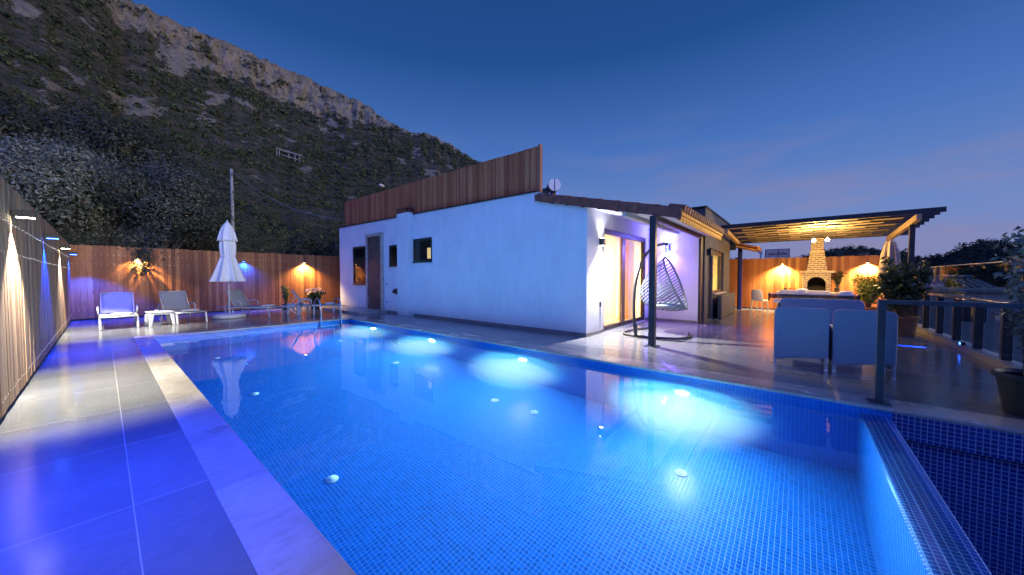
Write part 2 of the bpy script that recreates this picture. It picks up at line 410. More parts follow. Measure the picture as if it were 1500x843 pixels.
b = MB(); b.quad((PX0,PY0,-1.95),(PX1,PY0,-1.95),(PX1,PY0,-.17),(PX0,PY0,-.17)); pbuild(b,'overflow_wall',T_XZ)
prof = [(PY0,-.17),(PY0-.012,-.150),(PY0-.035,-.138),(PY0-.10,-.118),(PY0-.165,-.102),(PY0-.20,-.096),(PY0-.228,-.100),(PY0-.246,-.115),(PY0-.25,-.14)]
b = MB()
for i in range(len(prof)-1):
    (y0,z0),(y1,z1) = prof[i],prof[i+1]
    b.quad((PX0,y0,z0),(PX1,y0,z0),(PX1,y1,z1),(PX0,y1,z1))
pbuild(b,'overflow_crest',M_tile('wet crest mosaic','xy',(.010,.055,.30),(.16,.30,.60),.037,.08), smooth=True)
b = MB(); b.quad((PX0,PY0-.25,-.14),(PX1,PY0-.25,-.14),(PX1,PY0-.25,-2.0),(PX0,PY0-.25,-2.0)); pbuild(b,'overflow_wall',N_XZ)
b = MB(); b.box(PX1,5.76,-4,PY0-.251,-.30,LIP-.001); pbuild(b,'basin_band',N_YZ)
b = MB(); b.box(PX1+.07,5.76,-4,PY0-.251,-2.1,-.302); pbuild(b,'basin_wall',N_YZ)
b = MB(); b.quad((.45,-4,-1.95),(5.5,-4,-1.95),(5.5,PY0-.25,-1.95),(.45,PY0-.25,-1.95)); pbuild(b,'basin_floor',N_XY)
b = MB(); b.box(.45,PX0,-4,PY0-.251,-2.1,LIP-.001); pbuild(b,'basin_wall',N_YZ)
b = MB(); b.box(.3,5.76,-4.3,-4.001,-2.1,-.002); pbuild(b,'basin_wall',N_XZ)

# water
wm = NT('pool water'); wm.n.remove(wm.b)
gl = wm.node('ShaderNodeBsdfGlass'); gl.inputs['IOR'].default_value = 1.33; gl.inputs['Roughness'].default_value = 0.0; gl.inputs['Color'].default_value = (.97,.99,1,1)
co = wm.coord(); nz = wm.math('ADD', wm.noise(wm.mapping(co,(1,1,1)), 1.5, 2, .4), wm.math('MULTIPLY', wm.noise(co, 5, 2, .4), .2))
bp = wm.node('ShaderNodeBump'); bp.inputs['Strength'].default_value = .10; bp.inputs['Distance'].default_value = .02
wm.link(nz, bp.inputs['Height']); wm.link(bp.outputs[0], gl.inputs['Normal']); wm.link(gl.outputs[0], wm.out.inputs[0])
va = wm.node('ShaderNodeVolumeScatter'); va.inputs['Color'].default_value=(.72,.88,1,1); va.inputs['Anisotropy'].default_value=.45
# denser scatter put round the lamps to shape their white glow
sp_ = wm.node('ShaderNodeSeparateXYZ'); wm.link(co, sp_.inputs[0])
yy_ = wm.math('MULTIPLY', wm.math('SUBTRACT', wm.math('FRACT', wm.math('ADD', wm.math('DIVIDE', wm.math('SUBTRACT', sp_.outputs[1], 1.25), 2.9), .5)), .5), 2.9)
xx_ = wm.math('SUBTRACT', sp_.outputs[0], PX1); zz_ = wm.math('MULTIPLY', wm.math('ADD', sp_.outputs[2], .88), 1.2)
dd_ = wm.math('SQRT', wm.math('ADD', wm.math('ADD', wm.math('MULTIPLY', xx_, xx_), wm.math('MULTIPLY', yy_, yy_)), wm.math('MULTIPLY', zz_, zz_)))
mr_ = wm.node('ShaderNodeMapRange'); mr_.interpolation_type='SMOOTHERSTEP'; mr_.inputs[1].default_value=1.3; mr_.inputs[2].default_value=.1; mr_.inputs[3].default_value=.003; mr_.inputs[4].default_value=4.2; wm.link(dd_, mr_.inputs[0]); wm.link(mr_.outputs[0], va.inputs['Density'])
try: wm.m.cycles.volume_step_rate = .15
except Exception: pass
vb = wm.node('ShaderNodeVolumeAbsorption'); vb.inputs['Color'].default_value=(.05,.62,.97,1); vb.inputs['Density'].default_value=.12
vs = wm.node('ShaderNodeAddShader'); wm.link(va.outputs[0],vs.inputs[0]); wm.link(vb.outputs[0],vs.inputs[1]); wm.link(vs.outputs[0],wm.out.inputs['Volume'])
b = MB(); b.box(PX0-.02,PX1+.02,PY0-.175,PY1+.02,PZ-.02,WZ); water = struct(b.build('pool_water', wm.m))

# underwater lamps in the house-side wall, floor inlets
LENS = M_emit('lamp lens', (.85,.95,1), 4)
POOL_P = 2300
for y in (1.25, 4.15, 7.05, 9.95):
    pl = MB(); pl.lathe([(.0,.035),(.10,.03),(.135,.012),(.14,0)], (0,0,0), 24)
    o = pl.build('pool_lamp', STEEL, smooth=True); o.parent = pool
    o.rotation_euler = (0,-PI/2,0); o.location = Vector((PX1-.001,y,-.60))-pool_o
    ln = MB(); ln.lathe([(0,.043),(.06,.042),(.088,.036)], (0,0,0), 24); l = ln.build('lens', LENS, o, smooth=True)
    area('pool_lamp_beam', Vector((PX1-.06,y,-.60)), (-1,0,-.22), POOL_P, (.08,.60,1), .17)
    spot('pool_lamp_glow', Vector((PX1-.065,y,-.60)), (-1,-.15,-.55), 4300, (.92,.95,1), 140, .9, .06)
INLETS=[(1.63,7.12),(1.64,4.07),(4.31,3.99),(4.42,3.23),(4.33,1.02),(4.23,6.97),(1.62,10.13),(4.32,10.02)]
INLET = M_plain('white inlet plastic', (.5,.53,.55), .4, 0, 10, .05, 0)
for (x,y) in INLETS:
    o = MB().lathe([(0,.018),(.04,.018),(.045,.010),(.066,.010),(.07,0)], (0,0,0), 20).build('floor_inlet', INLET, smooth=True)
    o.parent = pool; o.location = Vector((x,y,PZ))-pool_o
# pool ladder rails at the far end
lad = thing('pool_ladder', 'stainless steel ladder handrails rising out of the far end of the pool', 'ladder', (4.72,11.65,0))
for x in (-.31,.31):
    pts = [(x,-.09,-1.2),(x,-.09,.25)]
    for a in range(0,181,15): pts.append((x, .19-.28*math.cos(rad(a))+ .0, .36+.28*math.sin(rad(a))*(1.25)))
    pts += [(x,.47,.2),(x,.47,-.02)]
    MB().tube(pts, .021, 12).build('handrail', STEEL, lad, smooth=True)
    MB().lathe([(0,.012),(.05,.012),(.055,0)],(x,.47,.001),16).build('foot_flange', STEEL, lad, smooth=True)
for z in (-.35,-.65,-.95):
    MB().box(-.30,.30,-.13,-.05,z,z+.03).build('tread', STEEL, lad, bevel=.004)

# ------------------------------------------------------------------ timber fences
def scallop(w, n=7):   # round-topped board outline offsets
    return [(w*(.5-.5*math.cos(PI*i/n)), .5*w*math.sin(PI*i/n)*.55) for i in range(n+1)]
def fence(name, label, a, b_, z0, z1, bw, mat, screws=(), facing=(1,0), rails=(.35,1.25,2.1), top='round', z1b=None, th=.024, gap=.004):
    a = Vector((*a,0)); b_ = Vector((*b_,0)); d = b_-a; L = d.length; d.normalize(); nrm = Vector((*facing,0))
    t = thing(name, label, 'fence', a)
    mb = MB(); n = int(L/bw); sc = MB(); ws = [random.uniform(.82,1.18) for _ in range(n)]; tot = sum(ws); ed_ = [0]
    for q in ws: ed_.append(ed_[-1]+q*L/tot)
    for i in range(n):
        s0 = ed_[i]+gap/2; ww = ed_[i+1]-ed_[i]-gap; j = random.uniform(-.012,.012); off = random.uniform(-.004,.004)
        zt = z1 + ((z1b if z1b is not None else z1)-z1)*(i/n) + j
        if top == 'round': prof = [(s0,z0)] + [(s0+x, zt-.05+y) for x,y in scallop(ww)] + [(s0+ww,z0)]
        else: prof = [(s0,z0),(s0,zt),(s0+ww,zt),(s0+ww,z0)]
        m = len(prof); front = [d*s + nrm*(off+th/2) + Vector((0,0,z)) for s,z in prof]; back = [d*s + nrm*(off-th/2) + Vector((0,0,z)) for s,z in prof]
        mb.add(front+back, [tuple(range(m)), tuple(reversed(range(m,2*m)))] + [(k,(k+1)%m,m+(k+1)%m,m+k) for k in range(m)])
        for z in screws:
            c = d*(s0+ww*random.uniform(.42,.58)) + nrm*(off+th/2+.001) + Vector((0,0,z+random.uniform(-.008,.008)))
            sc.obox(c, (.012 if abs(nrm.x)<.5 else .006, .012 if abs(nrm.x)>.5 else .006, .012))
    mb.build('board_panel', mat, t)
    if screws: struct(sc.build('screw_rows', SCREW, t), 'stuff')
    rb = MB()
    for z in rails: rb.bar(Vector((0,0,z))-nrm*.042, d*L+Vector((0,0,z))-nrm*.042, .04, .08)
    if rails: rb.build('rail', DARKM, t)
    for k in range(int(L/2.4)+1):
        p = d*min(L-.05,k*2.4+.05) - nrm*.09
        MB().box(p.x-.03,p.x+.03,p.y-.03,p.y+.03,z0-.02,z1-.06).build('post', DARKM, t)
    return t
fence('timber_fence', 'weathered tall timber fence beside the pool deck, with white and blue lamps along it', (-.66,-2.2), (-.66,17.68), .06, 2.47, .115, W_GREYF, (.2,1.66,2.0), (1,0))
fence('timber_fence', 'red brown board fence behind the sun loungers, scalloped along its top', (-.66,17.70), (7.9,17.70), .05, 2.45, .118, W_FENCE, (.32,1.82,2.12), (0,-1))
fence('timber_fence', 'orange lit board fence behind the brick fireplace', (18.3,2.45), (18.3,-2.5), .05, 2.22, .118, W_FENCE, (.3,1.9), (-1,0))
fence('roof_fence', 'reddish slatted timber screen standing along the flat roof of the white house', (7.30,5.20), (7.30,16.2), 3.60, 4.77, .062, W_ROOF, (), (-1,0), (3.8,4.5), 'flat', 4.86, .03, .008)
ro = bpy.data.objects['roof_fence']
MB().box(-.06,.05,-.075,-.005,3.58,4.79).build('end_board', M_wood('end board timber', [(.22,.08,.04),(.34,.13,.07),(.42,.18,.10),(.48,.24,.15)]), ro, bevel=.004)

# wall lamps on the fences: black box, lens under it, lamp inside shining down
LW = (1,.97,.86); LB = (.002,.04,1); LA = (1,.66,.26)
WHL = M_emit('warm white lamp lens', (1,.9,.62), 28); BLL = M_emit('blue lamp lens', (.03,.12,1), 30); AML = M_emit('amber lamp lens', (1,.75,.38), 40)
def fence_lamp(x, y, z, col, lens, label, power, narrow, group, facing=(1,0)):
    t = thing('wall_lamp', label, 'wall lamp', (x,y,z), 0, group)
    fx, fy = facing
    L = .17; W = .045
    def bx(l0,l1,w,z0,z1):
        if fx: return (min(fx*l0,fx*l1),max(fx*l0,fx*l1),-w,w,z0,z1)
        return (-w,w,min(fy*l0,fy*l1),max(fy*l0,fy*l1),z0,z1)
    MB().box(*bx(.004,L,W,-.035,.045)).build('housing', BLACK, t, bevel=.004)
    MB().box(*bx(.03,L-.012,W*.72,-.041,-.0355)).build('lens', lens, t)
    p = Vector((x,y,z-.05)); f = Vector((fx,fy,0))
    spot('lamp_beam', p+f*(L*.8), f*.12+Vector((0,.30 if y < 1 else 0,-1)), power*(.11 if y < 1 else 1), col, 100 if y < 1 else 96, .4, .02)
    spot('lamp_graze', p+f*.02, Vector((0,0,-1))-f*.05, narrow*.13, col, 60, .9, .008)
    spot('lamp_graze', p+f*.07, Vector((0,0,-1))-f*.075, narrow*.6, col, 30, 1, .012)
    spot('lamp_graze', p+f*.08, Vector((0,0,-1))-f*.048, narrow*1.3, col, 10, 1, .012)
    return t
G1 = 'black box lamps along the left fence'
for y,k in ((.35,0),(3.45,1),(6.85,0),(10.2,1),(13.6,0),(17.0,1)):
    lab = {.35:'black box lamp glowing white, above the near end of the deck',3.45:'black box lamp glowing blue, nearest the camera on the left fence',6.85:'black box lamp shining white, the largest seen on the left fence',
           10.2:'black box lamp shining blue between two white ones on the left fence',13.6:'small black box lamp shining white, last white one before the fence corner',17.0:'small black box lamp shining blue in the fence corner'}[y]
    fence_lamp(-.645,y,2.12, LB if k else LW, BLL if k else WHL, lab, 1250 if k else 1000, 500 if k else 300, G1)
spot('lamp_beam', (-.50,10.2,2.06), Vector((.27,15.25,.62))-Vector((-.50,10.2,2.06)), 2600, LB, 11, .5, .03)  # extra narrow beam added to turn the first lounger's backrest blue
for x,k,lab in ((.83,0,'small amber lamp on the back fence behind the drooping olive branch'),(3.77,1,'small blue lamp on the back fence behind the white parasol'),(6.03,0,'small amber lamp on the back fence above the flowers')):
    t = thing('wall_lamp', lab, 'wall lamp', (x,17.684,2.06), 0, 'small lamps on the back fence')
    MB().box(-.035,.035,-.10,-.003,-.02,.04).build('housing', BLACK, t, bevel=.004)
    MB().box(-.025,.025,-.09,-.012,-.026,-.0205).build('lens', BLL if k else AML, t)
    spot('lamp_beam', (x,17.56,2.02), (0,.10,-1), 700 if k else 620, LB if k else LA, 135, .8, .02)
for y,lab in ((.54,'small amber lamp on the fence left of the brick fireplace'),(-1.95,'small amber lamp on the fence right of the brick fireplace')):
    t = thing('wall_lamp', lab, 'wall lamp', (18.284,y,1.95), 0, 'small lamps beside the fireplace')
    MB().box(-.10,-.003,-.035,.035,-.02,.04).build('housing', BLACK, t, bevel=.004)
    MB().box(-.09,-.012,-.025,.025,-.026,-.0205).build('lens', AML, t)
    spot('lamp_beam', (18.16,y,1.91), (.10,0,-1), 1150, LA, 135, .8, .02)
# ------------------------------------------------------------------ the white house
house = thing('white_house', 'white rendered single storey house with small side windows and a tiled porch roof', 'house', (7.2,3.77,0))
HO = Vector((7.2,3.77,0))
def hb(mb, name, mat, par=None, **k):
    o = mb.build(name, mat, **k); p = par or house
    o.parent = p; o.matrix_parent_inverse = Matrix.Identity(4) if par else Matrix.Translation(-HO); return o
def holed(mb, f, us, vs, holes, top=None):
    """quads over a grid in (u,v) except inside holes; f maps (u,v) to a point"""
    us = sorted(set(us+[h[0] for h in holes]+[h[1] for h in holes])); vs = sorted(set(vs+[h[2] for h in holes]+[h[3] for h in holes]))
    for i in range(len(us)-1):
        for j in range(len(vs)-1):
            cu, cv = (us[i]+us[i+1])/2, (vs[j]+vs[j+1])/2
            if any(h[0]<cu<h[1] and h[2]<cv<h[3] for h in holes): continue
            tj = lambda u,v: top(u) if (top and v == vs[-1]) else v
            mb.quad(f(us[i],tj(us[i],vs[j])), f(us[i+1],tj(us[i+1],vs[j])), f(us[i+1],tj(us[i+1],vs[j+1])), f(us[i],tj(us[i],vs[j+1])))
XW, YF = 7.2, 3.77
def side_top(y):
    if y < 5.16: return 3.02 + (y-YF)/(5.16-YF)*(3.575-3.02)
    return 3.585 + (y-5.16)/(16.6-5.16)*.12
wins = [(14.02,15.26,1.08,2.72),(11.42,12.26,1.82,2.62),(9.56,10.66,1.93,2.75)]
mb = MB(); holed(mb, lambda u,v:(XW,u,v), [YF,5.15,5.17,16.6], [.0,3.0], wins, side_top)
for y0,y1,z0,z1 in wins:
    d = .12
    mb.quad((XW,y0,z0),(XW+d,y0,z0),(XW+d,y0,z1),(XW,y0,z1)); mb.quad((XW,y1,z0),(XW+d,y1,z0),(XW+d,y1,z1),(XW,y1,z1))
    mb.quad((XW,y0,z0),(XW,y1,z0),(XW+d,y1,z0),(XW+d,y0,z0)); mb.quad((XW,y0,z1),(XW,y1,z1),(XW+d,y1,z1),(XW+d,y0,z1))
mb.quad((XW,16.6,0),(11.4,16.6,0),(11.4,16.6,3.70),(XW,16.6,3.70))
hb(mb, 'wall', PLASTER, fix=False)
DOOR = (8.12,11.16,.03,2.63)
mb = MB(); holed(mb, lambda u,v:(u,YF,v), [XW,11.4], [0,3.06], [DOOR])
for x in DOOR[:2]: mb.quad((x,YF,.03),(x,YF+.14,.03),(x,YF+.14,2.63),(x,YF,2.63))
mb.quad((DOOR[0],YF,2.63),(DOOR[1],YF,2.63),(DOOR[1],YF+.14,2.63),(DOOR[0],YF+.14,2.63))
hb(mb, 'facade', PLASTER, fix=False)
mb = MB(); mb.quad((11.4,YF,0),(11.4,2.3,0),(11.4,2.3,2.72),(11.4,YF,3.06)); hb(mb,'porch_wall',PLASTER, fix=False)
# skirting
mb = MB(); mb.box(XW-.012,XW,YF,16.6,0,.085); hb(mb,'skirting',SKIRT)
for q in ((XW-.012,8.10,YF-.012,YF,0,.085),(11.18,11.387,YF-.012,YF,0,.085),(11.388,11.40,2.31,YF-.013,0,.085)): hb(MB().box(*q),'skirting',SKIRT)
# pilaster with capped flue
mb = MB(); mb.box(6.98,7.199,10.64,11.36,0.0,3.70); hb(mb,'flue', PLASTER, bevel=.008)
mb = MB(); mb.box(6.96,7.215,10.62,11.38,3.70,3.73); mb.box(6.98,7.02,10.66,11.34,3.73,3.84); mb.box(7.15,7.19,10.66,11.34,3.73,3.84); mb.box(6.98,7.19,10.66,10.72,3.731,3.841); mb.box(6.98,7.19,10.96,11.02,3.731,3.841); mb.box(6.98,7.19,11.28,11.34,3.731,3.841); mb.box(6.95,7.22,10.61,11.39,3.845,3.88); hb(mb,'flue_cap', TERRA, bevel=.004)
# thin coping on the wall top under the roof fence
mb = MB(); mb.add([(7.16,5.17,3.577),(7.5,5.17,3.577),(7.5,16.6,3.697),(7.16,16.6,3.697),(7.16,5.17,3.607),(7.5,5.17,3.607),(7.5,16.6,3.727),(7.16,16.6,3.727)],[(0,3,2,1),(4,5,6,7),(0,1,5,4),(1,2,6,5),(2,3,7,6),(3,0,4,7)]); hb(mb,'parapet_cap',DARKM)
mb = MB(); mb.box(7.5,11.4,5.4,16.6,3.5,3.56); hb(mb,'flat_roof',DGREY)
# side windows: dark frame, deep reveal, lit pane beyond
PANE_A = M_emit('lit frosted pane', (1,.62,.22), .75)
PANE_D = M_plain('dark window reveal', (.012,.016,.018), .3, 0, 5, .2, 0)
TEAL = M_plain('dark teal window frame', (.012,.028,.032), .35, 0, 9, .2, 0)
CURT = M_plain('brown window curtain', (.22,.11,.06), .9, 0, 6, .3, .2)
def side_window(y0,y1,z0,z1,lit,dp=.34,label=None):
    f = MB(); t = .055; X0 = XW-.015; X1 = XW+.07
    f.box(X0,X1,y0,y1,z0,z0+t); f.box(X0,X1,y0,y1,z1-t,z1); f.box(X0,X1,y0,y0+t,z0+t,z1-t); f.box(X0,X1,y1-t,y1,z0+t,z1-t)
    o = hb(f,'window',TEAL,bevel=.004)
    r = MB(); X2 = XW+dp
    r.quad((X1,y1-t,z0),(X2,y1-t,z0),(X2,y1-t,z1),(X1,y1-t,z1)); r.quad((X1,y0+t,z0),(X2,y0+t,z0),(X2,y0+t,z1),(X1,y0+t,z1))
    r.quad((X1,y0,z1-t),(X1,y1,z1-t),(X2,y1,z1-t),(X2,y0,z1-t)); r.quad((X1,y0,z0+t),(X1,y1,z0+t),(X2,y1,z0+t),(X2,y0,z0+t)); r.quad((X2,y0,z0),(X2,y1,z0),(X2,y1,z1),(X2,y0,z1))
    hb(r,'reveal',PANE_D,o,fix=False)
    a0,a1,b0,b1 = lit
    hb(MB().box(X2-.03,X2-.002,a0,a1,b0,b1),'lit_pane',PANE_A,o)
    hb(MB().box(X2-.045,X2-.001,a1,a1+.03,b0-.03,b1+.03),'inner_bar',PANE_D,o)
    hb(MB().box(XW+.028,XW+.034,y0+t,y1-t,z0+t,z1-t),'pane',GLASS,o)
    hb(MB().box(XW-.05,XW+.0,y0-.02,y1+.02,z0-.03,z0-.002),'sill',TEAL,o,bevel=.003)
    return o
side_window(*wins[2],(9.66,10.25,2.06,2.44))
side_window(*wins[1],(11.50,11.80,1.95,2.36))
o = side_window(*wins[0],(14.55,14.62,1.2,2.45))
hb(MB().box(XW+.20,XW+.23,14.09,14.50,1.14,2.5),'curtain',CURT,o)
# fittings on the side wall
hb(MB().box(XW-.03,XW-.001,9.30,9.46,2.90,3.04),'vent_cover',WHITEP,bevel=.01)
hb(MB().box(XW-.04,XW-.001,5.0,5.14,.36,.40),'wall_plate',WHITEP,bevel=.006)
for z in (.42,1.12): hb(MB().lathe([(0,.03),(.03,.03),(.035,0)],(0,0,0),14),'pipe_stub',STEEL)
for i,o in enumerate([c for c in house.children if c.name.startswith('pipe_stub')]):
    o.matrix_parent_inverse = Matrix.Identity(4); o.rotation_euler = (0,-PI/2,0); o.location = Vector((XW,12.45,.42 if i == 0 else 1.12))-HO
wb = thing('water_valve_box','black valve box on the white wall right of the shower','valve box',(XW,11.75,.84))
MB().box(-.10,-.001,-.28,.12,-.07,.09).build('box_body',BLACK,wb,bevel=.012)
MB().box(-.15,-.001,-.31,-.12,-.10,.13).build('valve_body',BLACK,wb,bevel=.015)
MB().tube([(-.10,.05,0),(-.16,.05,0)],.03,12).build('tap_knob',BLACK,wb)

# outdoor shower panel
sh = thing('outdoor_shower','tall dark slate shower panel with stone frame on the white house wall','outdoor shower',(XW,13.32,.05))
f = MB(); f.box(-.09,-.002,-.66,-.52,.03,3.0); f.box(-.09,-.002,.52,.66,.03,3.0); f.box(-.092,-.002,-.66,.66,3.0,3.12); f.build('stone_frame',STONE,sh,bevel=.006)
SLATE = M_plain('dark slate panel', (.07,.058,.055), .5, 0, 3, .5, .3)
MB().box(-.06,-.001,-.52,.52,.03,3.0).build('slate_panel',SLATE,sh)
a = MB(); a.tube([(-.06,.03,2.12),(-.22,.03,2.16),(-.30,.03,2.14),(-.33,.03,2.08)],.013,10); a.build('shower_arm',STEEL,sh,smooth=True)
MB().lathe([(.02,.03),(.075,.0),(.075,-.015),(0,-.016)],(-.335,.03,2.06),18).build('shower_head',STEEL,sh,smooth=True)
MB().tube([(-.06,.03,1.2),(-.11,.03,1.2)],.028,12).build('mixer_tap',STEEL,sh)

# sliding door
sl = MB(); t = .07; Y0,Y1 = YF+.02,YF+.11
x0,x1,z0,z1 = DOOR
sl.box(x0,x1,Y0,Y1,z0,z0+.10); sl.box(x0,x1,Y0,Y1,z1-.13,z1); sl.box(x0,x0+t,Y0,Y1,z0+.1,z1-.13); sl.box(x1-.10,x1,Y0,Y1,z0+.1,z1-.13)
sd_ = hb(sl,'sliding_door',M_plain('dark bronze aluminium',(.045,.032,.028),.35,.3,9,.2,0),bevel=.004)
BRZ = M_plain('bronze aluminium stile',(.16,.10,.07),.35,.3,9,.2,0)
hb(MB().box(9.34,9.46,Y0+.003,Y1-.02,z0+.1,z1-.13),'stile',BRZ,sd_,bevel=.004)
hb(MB().box(9.53,9.60,Y0+.02,Y1+.01,z0+.1,z1-.13),'stile',BRZ,sd_,bevel=.004)
hb(MB().box(x0+t,9.34,YF+.045,YF+.052,z0+.1,z1-.13),'pane',GLASS,sd_); hb(MB().box(9.60,x1-.1,YF+.075,YF+.082,z0+.1,z1-.13),'pane',GLASS,sd_)
# lit room behind it
rm = MB(); a0,a1,b0,b1 = 7.46,11.36,YF+.145,8.4
rm.quad((a0,b1,0),(a1,b1,0),(a1,b1,2.75),(a0,b1,2.75)); rm.quad((a0,b0,0),(a0,b1,0),(a0,b1,2.75),(a0,b0,2.75)); rm.quad((a1,b0,0),(a1,b1,0),(a1,b1,2.75),(a1,b0,2.75)); rm.quad((a0,b0,2.75),(a1,b0,2.75),(a1,b1,2.75),(a0,b1,2.75))
rm.quad((a0,b0,0),(x0,b0,0),(x0,b0,2.75),(a0,b0,2.75)); rm.quad((x0,b0,2.63),(x1,b0,2.63),(x1,b0,2.75),(x0,b0,2.75)); rm.quad((x1,b0,0),(a1,b0,0),(a1,b0,2.75),(x1,b0,2.75))
hb(rm,'room_wall',PLASTER_IN,fix=False)
hb(MB().quad((a0,YF+.02,.028),(a1,YF+.02,.028),(a1,b1,.028),(a0,b1,.028)),'room_floor',M_plain('warm tiled room floor',(.5,.38,.22),.25,0,3,.1,0),fix=False)
hb(MB().lathe([(0,-.02),(.28,-.02),(.30,0),(0,0)],(9.3,6.0,2.745),24),'ceiling_lamp',M_emit('warm ceiling lamp',(1,.8,.5),14))
area('room_light',(9.3,6.0,2.68),(0,0,-1),1000,(1,.68,.34),1.2)
point('room_lamp',(8.3,7.4,1.5),150,(1,.66,.3),.15)
def drape(xa,xb,y,z0,z1,amp,waves,mat,name):
    n = waves*8; vs = []; fs = []
    for i in range(n+1):
        s = i/n; x = xa+(xb-xa)*s
        yy = y+amp*math.sin(2*PI*waves*s)+amp*.3*math.sin(5.1*PI*waves*s/3)
        vs += [(x,yy,z0),(x,yy*1.0+.0,z1)]
    for i in range(n): fs.append((2*i,2*i+2,2*i+3,2*i+1))
    m = MB(); m.add(vs,fs); return hb(m,name,mat,smooth=True,fix=False)
sh_t = NT('sheer curtain'); sh_t.base((.8,.74,.62)); sh_t.set(.9)
tl = sh_t.node('ShaderNodeBsdfTranslucent'); tl.inputs[0].default_value=(.85,.76,.6,1); mx = sh_t.node('ShaderNodeMixShader'); mx.inputs[0].default_value=.6
sh_t.link(sh_t.b.outputs[0],mx.inputs[1]); sh_t.link(tl.outputs[0],mx.inputs[2]); sh_t.link(mx.outputs[0],sh_t.out.inputs[0])
drape(8.55,10.0,YF+.50,.05,2.68,.035,13,sh_t.m,'sheer_curtain')
ob_t = NT('ochre drape'); ob_t.base((.55,.33,.12)); ob_t.set(.9)
tl = ob_t.node('ShaderNodeBsdfTranslucent'); tl.inputs[0].default_value=(.75,.42,.12,1); mx = ob_t.node('ShaderNodeMixShader'); mx.inputs[0].default_value=.5
ob_t.link(ob_t.b.outputs[0],mx.inputs[1]); ob_t.link(tl.outputs[0],mx.inputs[2]); ob_t.link(mx.outputs[0],ob_t.out.inputs[0])
drape(10.15,10.75,YF+.42,.05,2.68,.045,5,ob_t.m,'ochre_drape')
drape(10.75,11.12,YF+.36,.05,2.68,.03,4,sh_t.m,'sheer_curtain')

# porch: soffit, post, beam, tiled verge, eave
def roof_z(y): return 3.02+(y-YF)*.232/1.0*.98+.08
SOF = M_plain('white boarded soffit',(.72,.68,.64),.7,0,3,.06,.1)
mb = MB()
def slab(xa,xb,ya,yb,za,zb,th):
    mb.add([(xa,ya,za),(xb,ya,za),(xb,yb,zb),(xa,yb,zb),(xa,ya,za+th),(xb,ya,za+th),(xb,yb,zb+th),(xa,yb,zb+th)],[(0,3,2,1),(4,5,6,7),(0,1,5,4),(1,2,6,5),(2,3,7,6),(3,0,4,7)])
slab(7.16,11.74,1.92,5.16,2.565,3.36,.06); hb(mb,'soffit',SOF)
mb = MB()
for y in (2.9,):
    mb.box(7.2,11.39,y-.04,y+.04,2.70,2.80)
hb(mb,'soffit_batten',SOF)
mb = MB(); mb.box(7.07,7.19,2.20,2.32,0,2.62); hb(mb,'porch_post',BLUEM,bevel=.006)
hb(MB().box(7.01,7.25,2.14,2.38,0.0,.012),'post_foot',BLUEM,bevel=.003)
WD = M_wood('dark brown beam',[(.06,.03,.018),(.12,.06,.035),(.16,.085,.05),(.2,.11,.07)],'x')
hb(MB().box(7.20,11.39,2.215,2.305,2.545,2.655),'porch_beam',WD,bevel=.004)
# roof top surface, corrugated tile rows
mb = MB(); nx = 92; ny = 22
def tz(x,y): return 2.66+(y-1.82)*.236+.035*abs(math.sin(PI*(x-7.0)/.2))
vs = []; fs = []
for j in range(ny+1):
    y = 1.72+ (5.2-1.72)*j/ny
    for i in range(nx+1):
        x = 7.15+(11.72-7.15)*i/nx; vs.append((x,y,tz(x,y)+ .02*(1-(j*1.0%2))))
for j in range(ny):
    for i in range(nx): fs.append((j*(nx+1)+i,j*(nx+1)+i+1,(j+1)*(nx+1)+i+1,(j+1)*(nx+1)+i))
mb.add(vs,fs); hb(mb,'roof_tiles',TERRA,fix=False)
# verge tiles down the gable edge: flange + rounded ridge, each lapping the one below
mb = MB()
n = 8; ya,yb = 1.80,5.12
for i in range(n):
    y0 = ya+(yb-ya)*i/n-.05; y1 = ya+(yb-ya)*(i+1)/n
    for (yy0,yy1,g) in ((y0,y1,0),(y0,y0+.075,.014)):
        z0,z1 = 2.60+(yy0-1.82)*.236, 2.60+(yy1-1.82)*.236
        r0,r1 = .092+g, .078+g
        out = []
        for (yy,zz,r) in ((yy0,z0,r0),(yy1,z1,r1)):
            pr = [(7.135-g,-.065-g),(7.135-g,.10)]
            for k in range(7):
                a = PI-PI*k/6; pr.append((7.135+r+math.cos(a)*r-g, .10+math.sin(a)*r*.75))
            pr.append((7.135+2*r-g,.05)); pr.append((7.16,.05)); pr.append((7.16,-.065-g))
            out.append([(x,yy,zz+z) for x,z in pr])
        m = len(out[0]); mb.add(out[0]+out[1],[tuple(range(m)),tuple(reversed(range(m,2*m)))]+[(k,(k+1)%m,m+(k+1)%m,m+k) for k in range(m)])
hb(mb,'verge_tiles',TERRA)
hb(MB().box(7.14,11.5,5.05,5.22,3.34,3.50),'ridge_bed',TERRA)
# eave: cream gutter box, warm light painted in as gold, with a notched valance under it
EAVE = M_plain('gutter with painted warm light',(.78,.34,.035),.5,0,5,.08,.05)
mb = MB(); mb.box(7.15,11.72,1.735,1.85,2.585,2.70); hb(mb,'gutter',EAVE,bevel=.012)
mb = MB(); nn = 19; wv = (11.72-7.15)/nn
for i in range(nn):
    xa = 7.15+i*wv; mb.box(xa,xa+wv*.70,1.765,1.80,2.475,2.583); mb.box(xa+wv*.70,xa+wv,1.766,1.799,2.535,2.582)
hb(mb,'valance',EAVE)
mb = MB()
for i in range(23):
    mb.tube([(7.25+i*.2,1.70,2.715),(7.25+i*.2,2.0,2.785)],.075,10)
hb(mb,'eave_tiles',TERRA)
